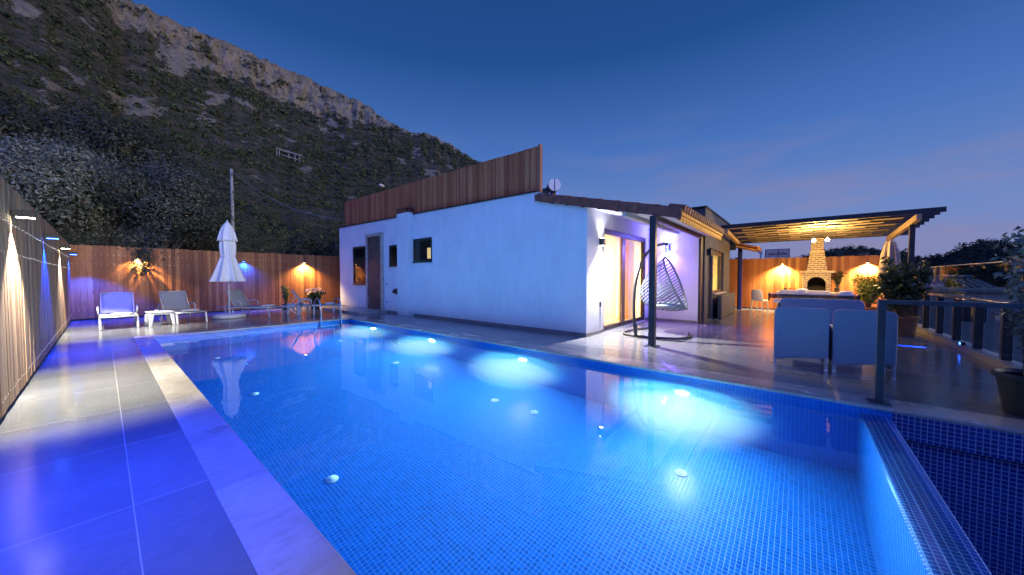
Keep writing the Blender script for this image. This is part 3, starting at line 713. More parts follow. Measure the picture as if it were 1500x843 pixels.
# facade lamp (up and down) and blue porch lamp
ln = thing('porch_lamp','dark up and down lamp glowing white beside the sliding door','wall lamp',(7.89,YF,2.26))
MB().box(-.05,.05,-.12,-.001,-.09,.09).build('housing',BLUEM,ln,bevel=.006)
MB().box(-.035,.035,-.10,-.02,-.096,-.0905).build('lens',WHL,ln); MB().box(-.035,.035,-.10,-.02,.0905,.096).build('lens',WHL,ln)
spot('porch_beam',(7.89,YF-.065,2.15),(0,-.30,-1),1250,(.93,.92,1),108,.8); spot('porch_beam',(7.89,YF-.065,2.37),(0,-.1,1),45,(.7,.72,1),110,.9)
bl = thing('porch_lamp','up and down lamp glowing blue on the white porch wall behind the swing stand','wall lamp',(11.399,3.16,2.33))
MB().box(-.12,-.001,-.05,.05,-.09,.09).build('housing',BLUEM,bl,bevel=.006)
MB().box(-.10,-.02,-.035,.035,-.096,-.0905).build('lens',BLL,bl); MB().box(-.10,-.02,-.035,.035,.0905,.096).build('lens',BLL,bl)
spot('porch_beam',(11.32,3.16,2.22),(-.25,-.03,-1),300,(.22,.12,1),160,1); spot('porch_beam',(11.33,3.16,2.44),(-.2,0,1),110,(.13,.13,1),165,1)
point('porch_glow',(11.18,3.16,2.33),30,(.16,.14,1),.06)
hb(MB().box(7.87,7.96,YF-.012,YF-.001,.66,.78),'switch_plate',DARKM,bevel=.003)
hb(MB().box(7.905,7.915,YF-.010,YF-.001,.10,.655),'cable_conduit',FRAMEG)

# ------------------------------------------------------------------ charcoal annex
ax = thing('house_annex','charcoal rendered flat roofed annex with a lit door and window','house',(11.74,2.2,0))
AO = Vector((11.74,2.2,0))
def ab(mb,name,mat,par=None,**k):
    o = mb.build(name,mat,**k); o.parent = par or ax; o.matrix_parent_inverse = Matrix.Identity(4) if par else Matrix.Translation(-AO); return o
AD = (12.30,12.95,.02,2.33); AW = (13.08,15.2,.86,2.31)
mb = MB(); holed(mb, lambda u,v:(u,2.2,v), [11.74,16.6],[0,3.5],[AD,AW])
for x0,x1,z0,z1 in (AD,AW):
    mb.quad((x0,2.2,z0),(x0,2.4,z0),(x0,2.4,z1),(x0,2.2,z1)); mb.quad((x1,2.2,z0),(x1,2.4,z0),(x1,2.4,z1),(x1,2.2,z1)); mb.quad((x0,2.2,z1),(x1,2.2,z1),(x1,2.4,z1),(x0,2.4,z1)); mb.quad((x0,2.2,z0),(x1,2.2,z0),(x1,2.4,z0),(x0,2.4,z0))
mb.quad((11.74,2.2,0),(11.74,6,0),(11.74,6,3.5),(11.74,2.2,3.5)); mb.quad((16.6,2.2,0),(16.6,6,0),(16.6,6,3.5),(16.6,2.2,3.5)); mb.quad((11.74,2.2,3.5),(16.6,2.2,3.5),(16.6,6,3.5),(11.74,6,3.5)); mb.quad((11.74,6,0),(16.6,6,0),(16.6,6,3.5),(11.74,6,3.5))
ab(mb,'wall',DGREY,fix=False)
mb = MB(); mb.box(11.70,16.64,2.16,2.30,3.5,3.545); mb.box(11.70,11.84,2.301,6,3.501,3.544); ab(mb,'parapet_cap',DARKM,bevel=.004)
ab(MB().box(11.401,11.739,2.24,2.36,0,2.62),'dark_pier',DARKM,bevel=.004)
WARMF = M_plain('dark timber door frame',(.09,.06,.04),.5,0,5,.3,.1)
f = MB(); x0,x1,z0,z1 = AD; f.box(x0,x0+.07,2.28,2.34,z0,z1); f.box(x1-.07,x1,2.28,2.34,z0,z1); f.box(x0+.07,x1-.07,2.28,2.34,z1-.08,z1); f.box(x0+.07,x1-.07,2.28,2.34,z0,z0+.12); d_ = ab(f,'door',WARMF,bevel=.004)
ab(MB().box(x0+.07,x1-.07,2.305,2.312,z0+.12,z1-.08),'pane',GLASS,d_)
h = MB(); h.tube([(x1-.10,2.28,1.05),(x1-.10,2.23,1.05),(x1-.22,2.23,1.05)],.011,8); ab(h,'handle',STEEL,d_)
f = MB(); x0,x1,z0,z1 = AW; f.box(x0,x0+.06,2.28,2.34,z0,z1); f.box(x1-.06,x1,2.28,2.34,z0,z1); f.box(x0+.06,x1-.06,2.28,2.34,z1-.14,z1); f.box(x0+.06,x1-.06,2.28,2.34,z0,z0+.06); w_ = ab(f,'window',WARMF,bevel=.004)
ab(MB().box(x0+.06,x1-.06,2.305,2.312,z0+.06,z1-.14),'pane',GLASS,w_)
ab(MB().box(x0-.03,x1+.06,2.10,2.199,z0-.06,z0-.01),'sill',STONE,w_,bevel=.004)
rm = MB(); a0,a1,b0,b1 = 11.8,16.5,2.41,5.2
rm.quad((a0,b1,0),(a1,b1,0),(a1,b1,2.7),(a0,b1,2.7)); rm.quad((a0,b0,0),(a0,b1,0),(a0,b1,2.7),(a0,b0,2.7)); rm.quad((a1,b0,0),(a1,b1,0),(a1,b1,2.7),(a1,b0,2.7)); rm.quad((a0,b0,2.7),(a1,b0,2.7),(a1,b1,2.7),(a0,b1,2.7)); rm.quad((a0,b0,.015),(a1,b0,.015),(a1,b1,.015),(a0,b1,.015))
holed(rm, lambda u,v:(u,b0,v),[a0,a1],[0,2.7],[AD,AW])
ab(rm,'room_wall',PLASTER_IN,fix=False)
area('annex_light',(14.2,3.8,2.6),(0,0,-1),420,(1,.62,.18),1.0)
m = MB(); n=96
vs=[];fs=[]
for i in range(n+1):
    s=i/n; x=12.2+3.1*s; yy=2.62+.03*math.sin(2*PI*24*s); vs+=[(x,yy,.05),(x,yy,2.6)]
for i in range(n): fs.append((2*i,2*i+2,2*i+3,2*i+1))
m.add(vs,fs); ab(m,'sheer_curtain',sh_t.m,smooth=True,fix=False)
pb = tag(MB().box(13.12,16.2,1.94,2.06,.01,.78).build('planter_box',DGREY,bevel=.01),'charcoal box bench standing under the annex window','box')
al = thing('annex_lamp','unlit black box lamp on the charcoal annex wall beside its door','wall lamp',(12.12,2.2,2.16))
MB().box(-.06,.06,-.12,-.001,-.10,.10).build('housing',BLACK,al,bevel=.008)
MB().box(-.03,.03,-.09,-.03,-.105,-.1005).build('lens',WHITEP,al)

# second little tiled roof beyond the annex
pr = thing('side_porch','small tiled porch roof on a blue post beyond the charcoal annex','porch roof',(16.65,1.9,0))
mb = MB()
def slab2(m,xa,xb,ya,yb,za,zb,th):
    m.add([(xa,ya,za),(xb,ya,za),(xb,yb,zb),(xa,yb,zb),(xa,ya,za+th),(xb,ya,za+th),(xb,yb,zb+th),(xa,yb,zb+th)],[(0,3,2,1),(4,5,6,7),(0,1,5,4),(1,2,6,5),(2,3,7,6),(3,0,4,7)])
ORANGE = M_wood('orange timber soffit',[(.25,.10,.03),(.38,.17,.05),(.48,.24,.08),(.55,.3,.1)],'x')
slab2(mb,.05,1.5,-.55,.9,2.46,2.86,.05); mb.build('soffit',ORANGE,pr)
m2 = MB(); slab2(m2,.05,1.5,-.60,.9,2.54,2.95,.08); m2.build('roof_tiles',TERRA,pr)
MB().box(.02,1.52,-.66,-.6,2.47,2.62).build('fascia',ORANGE,pr,bevel=.004)
MB().box(.0,.06,.1,.95,2.50,2.98).build('end_board',DARKM,pr)
MB().box(.70,.80,-.05,.05,0,2.56).build('post',M_plain('blue painted post',(.02,.03,.25),.4,0,5,.2,0),pr)

# solar water heater on the roof
sw = thing('solar_water_heater','solar water heater with round pale tank on the house roof','water heater',(9.02,5.83,3.54))
ax_v = Vector((.72,.69,0))
c = Vector((0,0,.70))
MB().tube([c,c+ax_v*1.3],.185,28).build('tank',M_plain('pale tank jacket',(.62,.60,.57),.45,0,8,.06,.02),sw,smooth=False)
MB().tube([c-ax_v*.012,c+ax_v*.03],.19,28).build('end_cap',M_plain('white tank cap',(.8,.76,.72),.4,0,8,.05,.02),sw)
e = c - ax_v*.016; s_ = Vector((-ax_v.y,ax_v.x,0))
MB().bar(e+Vector((0,0,-.19)),e+Vector((0,0,.19)),.014,.014).build('cap_strap',DARKM,sw)
pm = MB(); pn = [Vector((-.55,.55,.10)),Vector((-.05,1.25,.10)),Vector((.0,.2,.62)),Vector((.1,1.0,.62))]
pm.add([pn[0],pn[1],pn[3],pn[2]]+[p+Vector((.02,-.02,.05)) for p in (pn[0],pn[1],pn[3],pn[2])],[(0,3,2,1),(4,5,6,7),(0,1,5,4),(1,2,6,5),(2,3,7,6),(3,0,4,7)])
pm.build('collector_panel',M_plain('collector glass',(.02,.025,.04),.15,0,8,.2,0),sw)
lg = MB()
for q in (c+ax_v*.2, c+ax_v*1.1): lg.bar(q+s_*.12-Vector((0,0,.15)), Vector((q.x+s_.x*.2,q.y+s_.y*.2,0)), .03,.03); lg.bar(q-s_*.12-Vector((0,0,.15)), Vector((q.x-s_.x*.2,q.y-s_.y*.2,0)), .03,.03)
lg.build('support_legs',STEEL,sw)
# ------------------------------------------------------------------ sun loungers (local: foot towards -Y)
def lounger():
    t = thing('sun_lounger','x','sun lounger',(0,0,0),0,'grey sun loungers at the back of the pool')
    fr = MB()
    for x in (-.33,.33):
        fr.tube([(x,0,.33),(x,1.28,.33),(x,1.90,.33)],.021,8)
    for y in (0.0,.62,1.28,1.9): fr.tube([(-.33,y,.33),(.33,y,.33)],.018,8)
    fr.build('frame',FRAMEG,t,smooth=True)
    for x in (-.335,.335):
        for y0,y1 in ((.06,0.0),):
            MB().bar((x,y0,.34),(x,y1,0.0),.045,.045).build('leg',FRAMEG,t,bevel=.008)
        lg = MB(); lg.tube([(x,1.35,.33),(x,1.30,.20),(x,1.33,.02),(x,1.40,.02),(x,1.55,.16),(x,1.60,.33)],.018,8); lg.build('leg',FRAMEG,t,smooth=True)
        ar = MB(); ar.tube([(x*1.08,.98,.33),(x*1.12,.97,.50),(x*1.12,1.05,.555),(x*1.12,1.28,.56),(x*1.10,1.38,.50),(x*1.06,1.44,.36)],.019,8); ar.build('armrest',FRAMEG,t,smooth=True)
    # sling seat, sagging a little
    m = MB(); n=10; vs=[];fs=[]
    for j in range(n+1):
        for i in range(7):
            x=-.31+.62*i/6; y=.01+1.19*j/n; vs.append((x,y,.352-.018*math.sin(PI*i/6)))
    for j in range(n):
        for i in range(6): a=j*7+i; fs.append((a,a+1,a+8,a+7))
    m.add(vs,fs); s=m.build('seat_sling',SLING,t,smooth=True); s.modifiers.new('thick','SOLIDIFY').thickness=.012
    m = MB(); vs=[];fs=[]
    th = rad(58)
    for j in range(n+1):
        for i in range(7):
            x=-.30+.60*i/6; q=.66*j/n; bow=.03*math.sin(PI*j/n); vs.append((x,1.22+math.cos(th)*q+bow,.36+math.sin(th)*q))
    for j in range(n):
        for i in range(6): a=j*7+i; fs.append((a,a+1,a+8,a+7))
    m.add(vs,fs); s=m.build('backrest',SLING,t,smooth=True); s.modifiers.new('thick','SOLIDIFY').thickness=.014
    bf = MB(); top=(1.22+math.cos(th)*.67,.36+math.sin(th)*.67)
    bf.tube([(-.315,1.22,.35),(-.315,top[0],top[1]),(.315,top[0],top[1]),(.315,1.22,.35)],.016,8)
    bf.tube([(-.25,1.45,.73),(-.25,1.62,.33)],.011,6); bf.tube([(.25,1.45,.73),(.25,1.62,.33)],.011,6)
    bf.build('backrest_frame',FRAMEG,t,smooth=True)
    return t
L0 = lounger()
lsp = [((.27,13.98,0),0,'sun lounger lit vivid blue, leftmost by the fence corner'),((1.72,14.02,0),rad(10),'grey sun lounger between the low white table and the white parasol'),
       ((3.95,14.2,0),rad(38),'grey sun lounger just right of the white parasol, seen from its side'),((5.95,13.75,0),rad(70),'grey sun lounger turned sideways behind the pool ladder, beside the pink flowers')]
def towel(loc, rz, label):
    t = thing('folded_towel',label,'towel',loc,rz,'white towels folded on the loungers')
    m = MB(); rng = random.Random(label)
    for k,(dx,z) in enumerate(((0,0),(.008,.026))):
        vs=[];fs=[];nx=10;ny=6
        for s in (0,1):
            for j in range(ny+1):
                for i in range(nx+1):
                    x=-.2+.40*i/nx+dx; y=-.13+.26*j/ny; e=min(i,nx-i,j,ny-j); r=.0 if e>0 else .010
                    vs.append((x*(1-.02*k),y,z+(s*.026-(r if s else -r))+.004*math.sin(9*x+7*y+k)))
        P=(nx+1)*(ny+1)
        for s in (0,1):
            for j in range(ny):
                for i in range(nx):
                    a=s*P+j*(nx+1)+i; fs.append((a,a+1,a+nx+2,a+nx+1))
        ring=[i for i in range(nx+1)]+[j*(nx+1)+nx for j in range(1,ny+1)]+[ny*(nx+1)+i for i in range(nx-1,-1,-1)]+[j*(nx+1) for j in range(ny-1,0,-1)]
        for q in range(len(ring)): a=ring[q]; b_=ring[(q+1)%len(ring)]; fs.append((a,b_,b_+P,a+P))
        m.add(vs,fs)
    m.build('towel_cloth',TOWEL,t,smooth=True)
tl_ = ['folded white towel on the blue lit lounger','folded white towel on the lounger left of the parasol','folded white towel on the lounger right of the parasol','folded white towel on the sideways lounger by the flowers']
for i,(l,r,lab) in enumerate(lsp):
    o = L0 if i==0 else dup(L0)
    o.location=l; o.rotation_euler=(0,0,r); o['label']=lab
    q = Matrix.Rotation(r,3,'Z') @ Vector((.05,.36,.352)); towel(Vector(l)+q, r+rad(random.uniform(-5,5)), tl_[i])
# low tables
def low_table():
    t = thing('side_table','x','side table',(0,0,0),0,'low white plastic tables between the loungers')
    m=MB(); m.box(-.25,.25,-.25,.25,.365,.405); m.build('table_top',WHITEP,t,bevel=.014)
    m=MB(); m.box(-.22,.22,-.22,.22,.315,.366); m.build('apron',WHITEP,t,bevel=.008)
    for sx in (-1,1):
        for sy in (-1,1):
            l=MB(); a=(sx*.205,sy*.205); b_=(sx*.245,sy*.235)
            w0,w1=.045,.028
            l.add([(b_[0]-w1,b_[1]-w1,0),(b_[0]+w1,b_[1]-w1,0),(b_[0]+w1,b_[1]+w1,0),(b_[0]-w1,b_[1]+w1,0),(a[0]-w0,a[1]-w0,.33),(a[0]+w0,a[1]-w0,.33),(a[0]+w0,a[1]+w0,.33),(a[0]-w0,a[1]+w0,.33)],[(0,3,2,1),(4,5,6,7),(0,1,5,4),(1,2,6,5),(2,3,7,6),(3,0,4,7)])
            l.build('leg',WHITEP,t,bevel=.010)
    return t
T0=low_table(); T0.location=(1.05,14.25,0); T0.rotation_euler=(0,0,rad(8)); T0['label']='low white table between the blue lit lounger and the next one'
dup(T0,(4.72,14.45,0),rad(30),'low white table between the two loungers right of the parasol')
def ashtray(loc,label):
    t=tag(MB().lathe([(0,0),(.045,0),(.052,.03),(.045,.03),(.04,.008),(0,.008)],(0,0,0),18).build('ashtray',M_plain('glass dish',(.5,.55,.6),.15,0,5,.1,0),smooth=True),label,'ashtray'); t.location=loc
ashtray((1.0,14.27,.4055),'small glass ashtray on the low table nearest the fence corner'); ashtray((4.76,14.42,.4055),'small glass ashtray on the low table right of the parasol')

# closed parasol
ub = thing('closed_parasol','closed white canvas parasol on a white pole and flat round base','parasol',(2.78,15.0,0))
MB().lathe([(0,0),(.42,0),(.45,.02),(.45,.10),(.40,.125),(.10,.135),(0,.135)],(0,0,0),28).build('base',WHITEP,ub,smooth=False,bevel=.01)
MB().tube([(0,0,.13),(.0,0,3.2)],.028,14).build('pole',WHITEP,ub,smooth=True)
def fold(k,am):
    return lambda a,i: 1+am[min(i,len(am)-1)]*(math.sin(k*a+.4*i*.2)+.45*math.sin((k*2+1)*a+1.3))
MB().lathe([(.42,1.24),(.43,1.27),(.385,1.40),(.32,1.62),(.25,1.86),(.21,2.02),(.185,2.10),(.205,2.2),(.215,2.45),(.20,2.7),(.16,2.9),(.07,3.15),(.015,3.22)],(0,0,0),88,fold(8,[.19,.18,.16,.15,.13,.10,.07,.08,.09,.08,.06,.03,0])).build('canopy',CANVAS,ub,smooth=True,fix=True)
MB().lathe([(.27,2.62),(.255,2.70),(.21,2.92),(.14,3.12),(.05,3.25),(.012,3.28)],(0,0,0),72,fold(8,[.09,.08,.06,.04,.02,0])).build('vent_cap',CANVAS,ub,smooth=True)
MB().tube([(.205*math.cos(a*PI/12),.205*math.sin(a*PI/12),2.09) for a in range(25)],.014,8,False).build('tie_band',CANVAS,ub,smooth=True)
MB().lathe([(0,3.28),(.02,3.28),(.025,3.31),(0,3.34)],(0,0,0),12).build('finial',WHITEP,ub,smooth=True)

# ------------------------------------------------------------------ leaf helper
def leaves(centres, size, rng, aspect=.45, up=.3, jit=.35, nrm=None):
    """one quad leaf per centre, random directions"""
    C_ = np.asarray(centres,dtype=np.float64); n=len(C_)
    d = rng.normal(size=(n,3)); d[:,2]+=up; d/=np.linalg.norm(d,axis=1)[:,None]
    if nrm is not None:      # leaves lie on the outside of their twig, facing outwards
        q = nrm/np.maximum(np.linalg.norm(nrm,axis=1),1e-6)[:,None]+rng.normal(size=(n,3))*.33; q/=np.linalg.norm(q,axis=1)[:,None]
        d -= q*(d*q).sum(1)[:,None]; d/=np.linalg.norm(d,axis=1)[:,None]
    e = rng.normal(size=(n,3)) if nrm is None else np.cross(q,d); e-= d*(e*d).sum(1)[:,None]; e/=np.linalg.norm(e,axis=1)[:,None]
    s = size*(1+jit*rng.uniform(-1,1,n))[:,None]
    a=C_-d*s*.5; b=C_+e*s*aspect*.5; c=C_+d*s*.5; f=C_-e*s*aspect*.5
    V=np.stack([a,b,c,f],1).reshape(-1,3); F=np.arange(4*n).reshape(-1,4)
    return V,F
def crown_pts(rng, n_cl, per, R, cl_r, squash=.8, shell=.55, lump=None):
    """leaf positions clustered round twig ends inside an uneven crown"""
    out=[]; nn=[]; R=np.array(R,dtype=float); L=13; N=n_cl*per
    for k in range(L):      # the crown is a heap of leafy lobes of different sizes
        v=rng.normal(size=3); v[2]=v[2]*.8+.25; v/=np.linalg.norm(v); c=v*R*[1,1,squash]*rng.uniform(.50,.74); rl=R[0]*rng.uniform(.27,.47)
        m=int(N/L); u=rng.normal(size=(m,3)); u/=np.linalg.norm(u,axis=1)[:,None]
        bump=1+.16*np.sin(u[:,:1]*5+k)+.14*np.sin(u[:,1:2]*7+2*k)+.10*np.sin(u[:,2:]*9+k)
        p=c+u*rl*bump*(1-.45*rng.uniform(size=(m,1))**2.2)+rng.normal(size=(m,3))*.035*R[0]
        out.append(p); nn.append(u+v*.35+[0,0,.15])
    crown_pts.nrm=np.concatenate(nn); return np.concatenate(out)
def sprig_pts(rng, base, tip, n, w):
    t=rng.uniform(0,1,n)[:,None]; return np.array(base)*(1-t)+np.array(tip)*t+rng.normal(size=(n,3))*w
LEAF_G = M_leaf('green leaves',(.02,.035,.012),(.05,.085,.022),(.10,.15,.04))
LEAF_Y = M_leaf('yellow green leaves',(.06,.08,.015),(.14,.17,.035),(.28,.30,.08))
LEAF_D = M_leaf('dark green leaves',(.016,.028,.010),(.036,.06,.02),(.08,.115,.042),.4)
LEAF_O = M_leaf('olive leaves',(.060,.064,.046),(.155,.162,.122),(.35,.355,.28),.5,.15)
LEAF_OD = M_leaf('dark olive leaves',(.018,.020,.010),(.040,.042,.021),(.09,.088,.046),.6,.15)
STEM = M_plain('brown stem',(.09,.06,.04),.8,0,10,.3,.2)
POTB = M_plain('dark clay pot',(.05,.035,.03),.5,0,4,.25,.08)
POTO = M_plain('terracotta pot',(.30,.11,.045),.7,0,5,.2,.1)
SOIL = M_plain('potting soil',(.03,.022,.016),.95,0,20,.3,.4)
def pot(t,r0,r1,h,mat):
    MB().lathe([(0,0),(r0,0),(r0*1.02,.01),(r1*.97,h*.86),(r1*1.07,h*.87),(r1*1.08,h),(r1*.98,h),(r1*.94,h*.9),(0,h*.9)],(0,0,0),32).build('pot',mat,t,smooth=False,bevel=.006)
    MB().lathe([(0,h*.905),(r1*.935,h*.905)],(0,0,0),24).build('soil',SOIL,t)
def pot_plant(name,label,cat,loc,r0,r1,h,mat,height,spread,leaf,lmat,n_st,per,seed,lean=.35,droop=0,asp=.4,group=None):
    rng=np.random.default_rng(seed); t=thing(name,label,cat,loc,0,group); pot(t,r0,r1,h,mat)
    st=MB(); P=[]
    for _ in range(n_st):
        a=rng.uniform(0,2*PI); rr=rng.uniform(.05,1)**.6*spread; hh=h+(height-h)*rng.uniform(.45,1)
        b0=np.array([math.cos(a)*r1*.35*rng.uniform(),math.sin(a)*r1*.35*rng.uniform(),h*.88]); tip=np.array([math.cos(a)*rr,math.sin(a)*rr,hh])
        mid=b0*.55+tip*.45+np.array([0,0,.12*height])-np.array([math.cos(a),math.sin(a),0])*rr*.15; tip=tip-np.array([0,0,droop*rng.uniform()])
        pts=[b0*(1-s)**2+mid*2*s*(1-s)+tip*s*s for s in np.linspace(0,1,6)]
        st.tube(pts,[.010,.008,.007,.006,.005,.003],5)
        for k in range(2,6):
            P.append(pts[k]+rng.normal(size=(per,3))*spread*.17)
    st.build('stems',STEM,t)
    V,F=leaves(np.concatenate(P),leaf,rng,asp,.1); np_mesh('foliage',V,F,lmat,t)
    return t
# flowers and little shrub by the back fence
fl = pot_plant('potted_hydrangea','potted hydrangea with pale pink flower heads by the back fence','potted plant',(6.05,16.5,0),.16,.21,.34,POTB,.72,.34,.13,LEAF_G,16,9,3,asp=.6)
rng=np.random.default_rng(5); hp=[]
for k in range(11):
    a=rng.uniform(0,2*PI); r=.36*rng.uniform(.2,1)**.6; c=np.array([math.cos(a)*r,math.sin(a)*r,.62+.24*rng.uniform()])
    if k<4: c=np.array([-.30+.13*k,-.1,.80+.03*(k%2)])
    v=rng.normal(size=(60,3)); v/=np.linalg.norm(v,axis=1)[:,None]; hp.append(c+v*[.085,.085,.065])
V,F=leaves(np.concatenate(hp),.045,rng,.9,.2); np_mesh('flower_heads',V,F,M_leaf('pink petals',(.55,.35,.36),(.72,.52,.50),(.82,.70,.66),.7,.3),fl)
pot_plant('potted_shrub','small yellow green shrub in a pot behind the loungers, left of the pink flowers','potted plant',(5.0,16.75,0),.12,.16,.26,POTB,1.0,.17,.10,LEAF_Y,9,8,9,asp=.5)

# ------------------------------------------------------------------ swing chair
ss = thing('swing_stand','dark curved steel stand of the hanging chair on a C shaped base','swing stand',(8.25,2.75,0))
m=MB()
base_pts=[(1.12,-.62,.03),(.7,-.82,.03),(.15,-.80,.03),(-.28,-.42,.03),(-.36,.10,.03)]
def smooth_pts(P,n=6):
    P=[Vector(p) for p in P]; out=[]
    Q=[P[0]*2-P[1]]+P+[P[-1]*2-P[-2]]
    for i in range(1,len(Q)-2):
        for k in range(n):
            t=k/n; p0,p1,p2,p3=Q[i-1],Q[i],Q[i+1],Q[i+2]
            out.append(.5*((2*p1)+(p2-p0)*t+(2*p0-5*p1+4*p2-p3)*t*t+(3*p1-p0-3*p2+p3)*t**3))
    out.append(P[-1]); return out
m=MB(); m.tube(smooth_pts([(.16,-.83,.032),(-.1,-.72,.032),(-.30,-.30,.032),(-.335,.1,.032),(-.22,.42,.032),(.10,.56,.032),(.62,.50,.032),(1.16,.32,.032)]),.028,10); m.build('floor_ring',DARKM,ss,smooth=True)
m=MB(); m.tube(smooth_pts([(.16,-.83,.032),(.5,-.86,.032),(1.0,-.70,.032)]),.028,10); m.build('floor_ring',DARKM,ss,smooth=True)
m=MB(); m.tube(smooth_pts([(-.335,.12,.04),(-.36,.14,.20),(-.37,.16,.55),(-.33,.17,1.0),(-.24,.14,1.45),(-.05,.06,1.85),(.22,-.06,2.10),(.50,-.20,2.20),(.60,-.25,2.21)]),.033,12); m.build('arch',DARKM,ss,smooth=True)
MB().tube([(-.345,.13,.02),(-.345,.13,.30)],.040,12).build('sleeve',DARKM,ss,smooth=True)
MB().tube([(.585,-.245,2.205),(.625,-.263,2.208)],.037,12).build('end_cap',BLACK,ss,smooth=True)
hc = thing('hanging_chair','pale blue grey woven egg chair hanging from the curved stand','hanging chair',(8.82,2.495,0))
ch=MB()
for k in range(9):
    z=2.16-.032*k; r_=[(.0+.010*math.cos(a*PI/4)*(k%2),.010*math.cos(a*PI/4)*(1-k%2),z+.018*math.sin(a*PI/4)) for a in range(9)]
    ch.tube(r_,.0035,5,False)
ch.build('chain',STEEL,hc)
# basket: egg shell tilted, open towards (+x,-y) side; woven ribs
ROPE=M_plain('pale blue grey rattan',(.20,.235,.27),.6,0,30,.15,.2)
ax_o = Vector((.03,-.9995,0)).normalized(); side=Vector((.9995,.03,0))
nrm_=(-ax_o*.80+Vector((0,0,-.60))).normalized()
def egg(u,v):  # u 0 top..1 bottom of the rim, v -1..1 round the closed back
    sh=max(0,math.sin(PI*u**.8))
    c=ax_o*(-.02+.50*u)+Vector((0,0,1.88-1.24*u)); a=v*PI/2
    return c+side*(.46*sh**.6*math.sin(a))+nrm_*(.93*max(0,math.sin(PI*u**.72))**.75*math.cos(a)**.9 if abs(v)<1 else 0)
ribs=MB()
for j in range(19):
    u=.05+.93*j/18
    ribs.tube([egg(u,-1+2*k/16) for k in range(17)],.0125 if j<13 else .015,6)
ribs.build('woven_ribs',ROPE,hc,smooth=True)
st=MB()
for v in (-.72,-.4,0,.4,.72): st.tube([egg(k/20,v) for k in range(21)],.008,6)
st.build('back_stays',ROPE,hc,smooth=True)
rim=MB()
rim.tube([egg(k/24,-1) for k in range(25)]+[egg(1-k/24,1) for k in range(1,25)],.026,8); rim.build('rim',M_plain('grey rim',(.17,.19,.21),.5,0,20,.15,.1),hc,smooth=True)
cu=MB()
cu.lathe([(0,-.05),(.30,-.045),(.36,0),(.30,.05),(0,.07)],(0,0,.72),24); cu_o=cu.build('cushion',M_plain('grey seat cushion',(.30,.33,.36),.9,0,15,.1,.3),hc,smooth=True); cu_o.location=(ax_o*.06)

# ------------------------------------------------------------------ rattan armchairs seen from behind (local: back towards -X, seat faces +X)
def weave_mat(name,c):
    t=NT(name); co=t.coord(); sp=t.node('ShaderNodeSeparateXYZ'); t.link(co,sp.inputs[0])
    q=t.math('FRACT',t.math('DIVIDE',sp.outputs[2],.028)); d=t.math('ABSOLUTE',t.math('SUBTRACT',q,.5))
    k=t.math('FRACT',t.math('DIVIDE',t.math('ADD',sp.outputs[1],t.math('MULTIPLY',t.math('FLOOR',t.math('DIVIDE',sp.outputs[2],.028)),.013)),.026)); kk=t.math('ABSOLUTE',t.math('SUBTRACT',k,.5))
    h=t.math('ADD',t.math('MULTIPLY',d,-1.2),t.math('MULTIPLY',kk,-.5)); n=t.noise(co,5,3)
    f=t.math('ADD',t.math('MULTIPLY',d,.9),t.math('MULTIPLY',n,.35))
    t.base(t.ramp(f,[(.1,tuple(x*1.1 for x in c)),(.6,tuple(x*.78 for x in c))])); t.set(.6); t.bump(h,.5,.008); return t.m
RATT=weave_mat('dusk tinted rattan weave',(.19,.225,.31)); RATT2=weave_mat('pale rattan weave',(.62,.60,.60))  # near copy holds blue dusk shade in its colour; far copy stays pale
FEET=M_plain('silver foot cap',(.75,.75,.73),.3,.6,10,.1,0); ALU=M_plain('grey aluminium leg',(.40,.40,.41),.45,.3,10,.1,0)
def round_rect(w,z0,z1,r,n=6):
    pts=[(-w/2,z0),(w/2,z0)]
    for k in range(n+1): a=PI/2*k/n; pts.append((w/2-r+r*math.cos(a),z1-r+r*math.sin(a)))
    for k in range(n+1): a=PI/2+PI/2*k/n; pts.append((-w/2+r+r*math.cos(a),z1-r+r*math.sin(a)))
    return pts
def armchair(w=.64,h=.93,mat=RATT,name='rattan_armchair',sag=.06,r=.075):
    t=thing(name,'x','armchair',(0,0,0))
    # back: bottom edge bows down to the right-hand leg as woven skirt
    P=round_rect(w,.17,h,r); P=[(-w/2,.20),(-w/4,.185),(0,.165),(w/4,.135),(w/2,.10)]+P[2:]
    MB().prism([(y,z) for y,z in P],'x',-.02,.045).build('back_panel',mat,t,bevel=.018,seg=3)
    MB().box(.045,.66,-w/2+.03,w/2-.03,.20,.40).build('seat_base',mat,t,bevel=.02)
    MB().box(.06,.70,-w/2+.10,w/2-.10,.402,.50).build('seat_cushion',M_plain('pale seat cushion',(.58,.57,.56),.9,0,10,.08,.3),t,bevel=.035,seg=3)
    for s in (-1,1):
        MB().box(.046,.68,s*(w/2-.045)-.04,s*(w/2-.045)+.04,.12,.64).build('arm_panel',mat,t,bevel=.022,seg=3)
        for x in (.0,.64):
            y=s*(w/2-.025)
            l=MB().box(x-.018,x+.018,y-.018,y+.018,.0,.30).build('leg',ALU,t,bevel=.005)
            MB().box(x-.021,x+.021,y-.021,y+.021,-.001,.045).build('foot_cap',FEET,l,bevel=.004)
    return t
A0=armchair(); A0.location=(6.80,-.035,.001); A0.rotation_euler=(0,0,rad(-1)); A0['label']='left of two white rattan armchairs tinted for dusk shade, seen from behind on the near terrace'; A0['group']='white rattan armchairs tinted for dusk shade, seen from behind'
dup(A0,(6.84,-.715,.001),rad(1.5),'right of two white rattan armchairs tinted for dusk shade, seen behind the dark gate post')
S0=armchair(1.30,.945,RATT,'rattan_loveseat',r=.10); S0.location=(9.52,-.345,.001); S0['category']='sofa'; S0['label']='wide white rattan loveseat tinted for dusk shade, whose back rises behind the two near armchairs'
tcf=thing('coffee_table','low rattan coffee table between the armchairs and the loveseat','coffee table',(8.45,-.35,0))
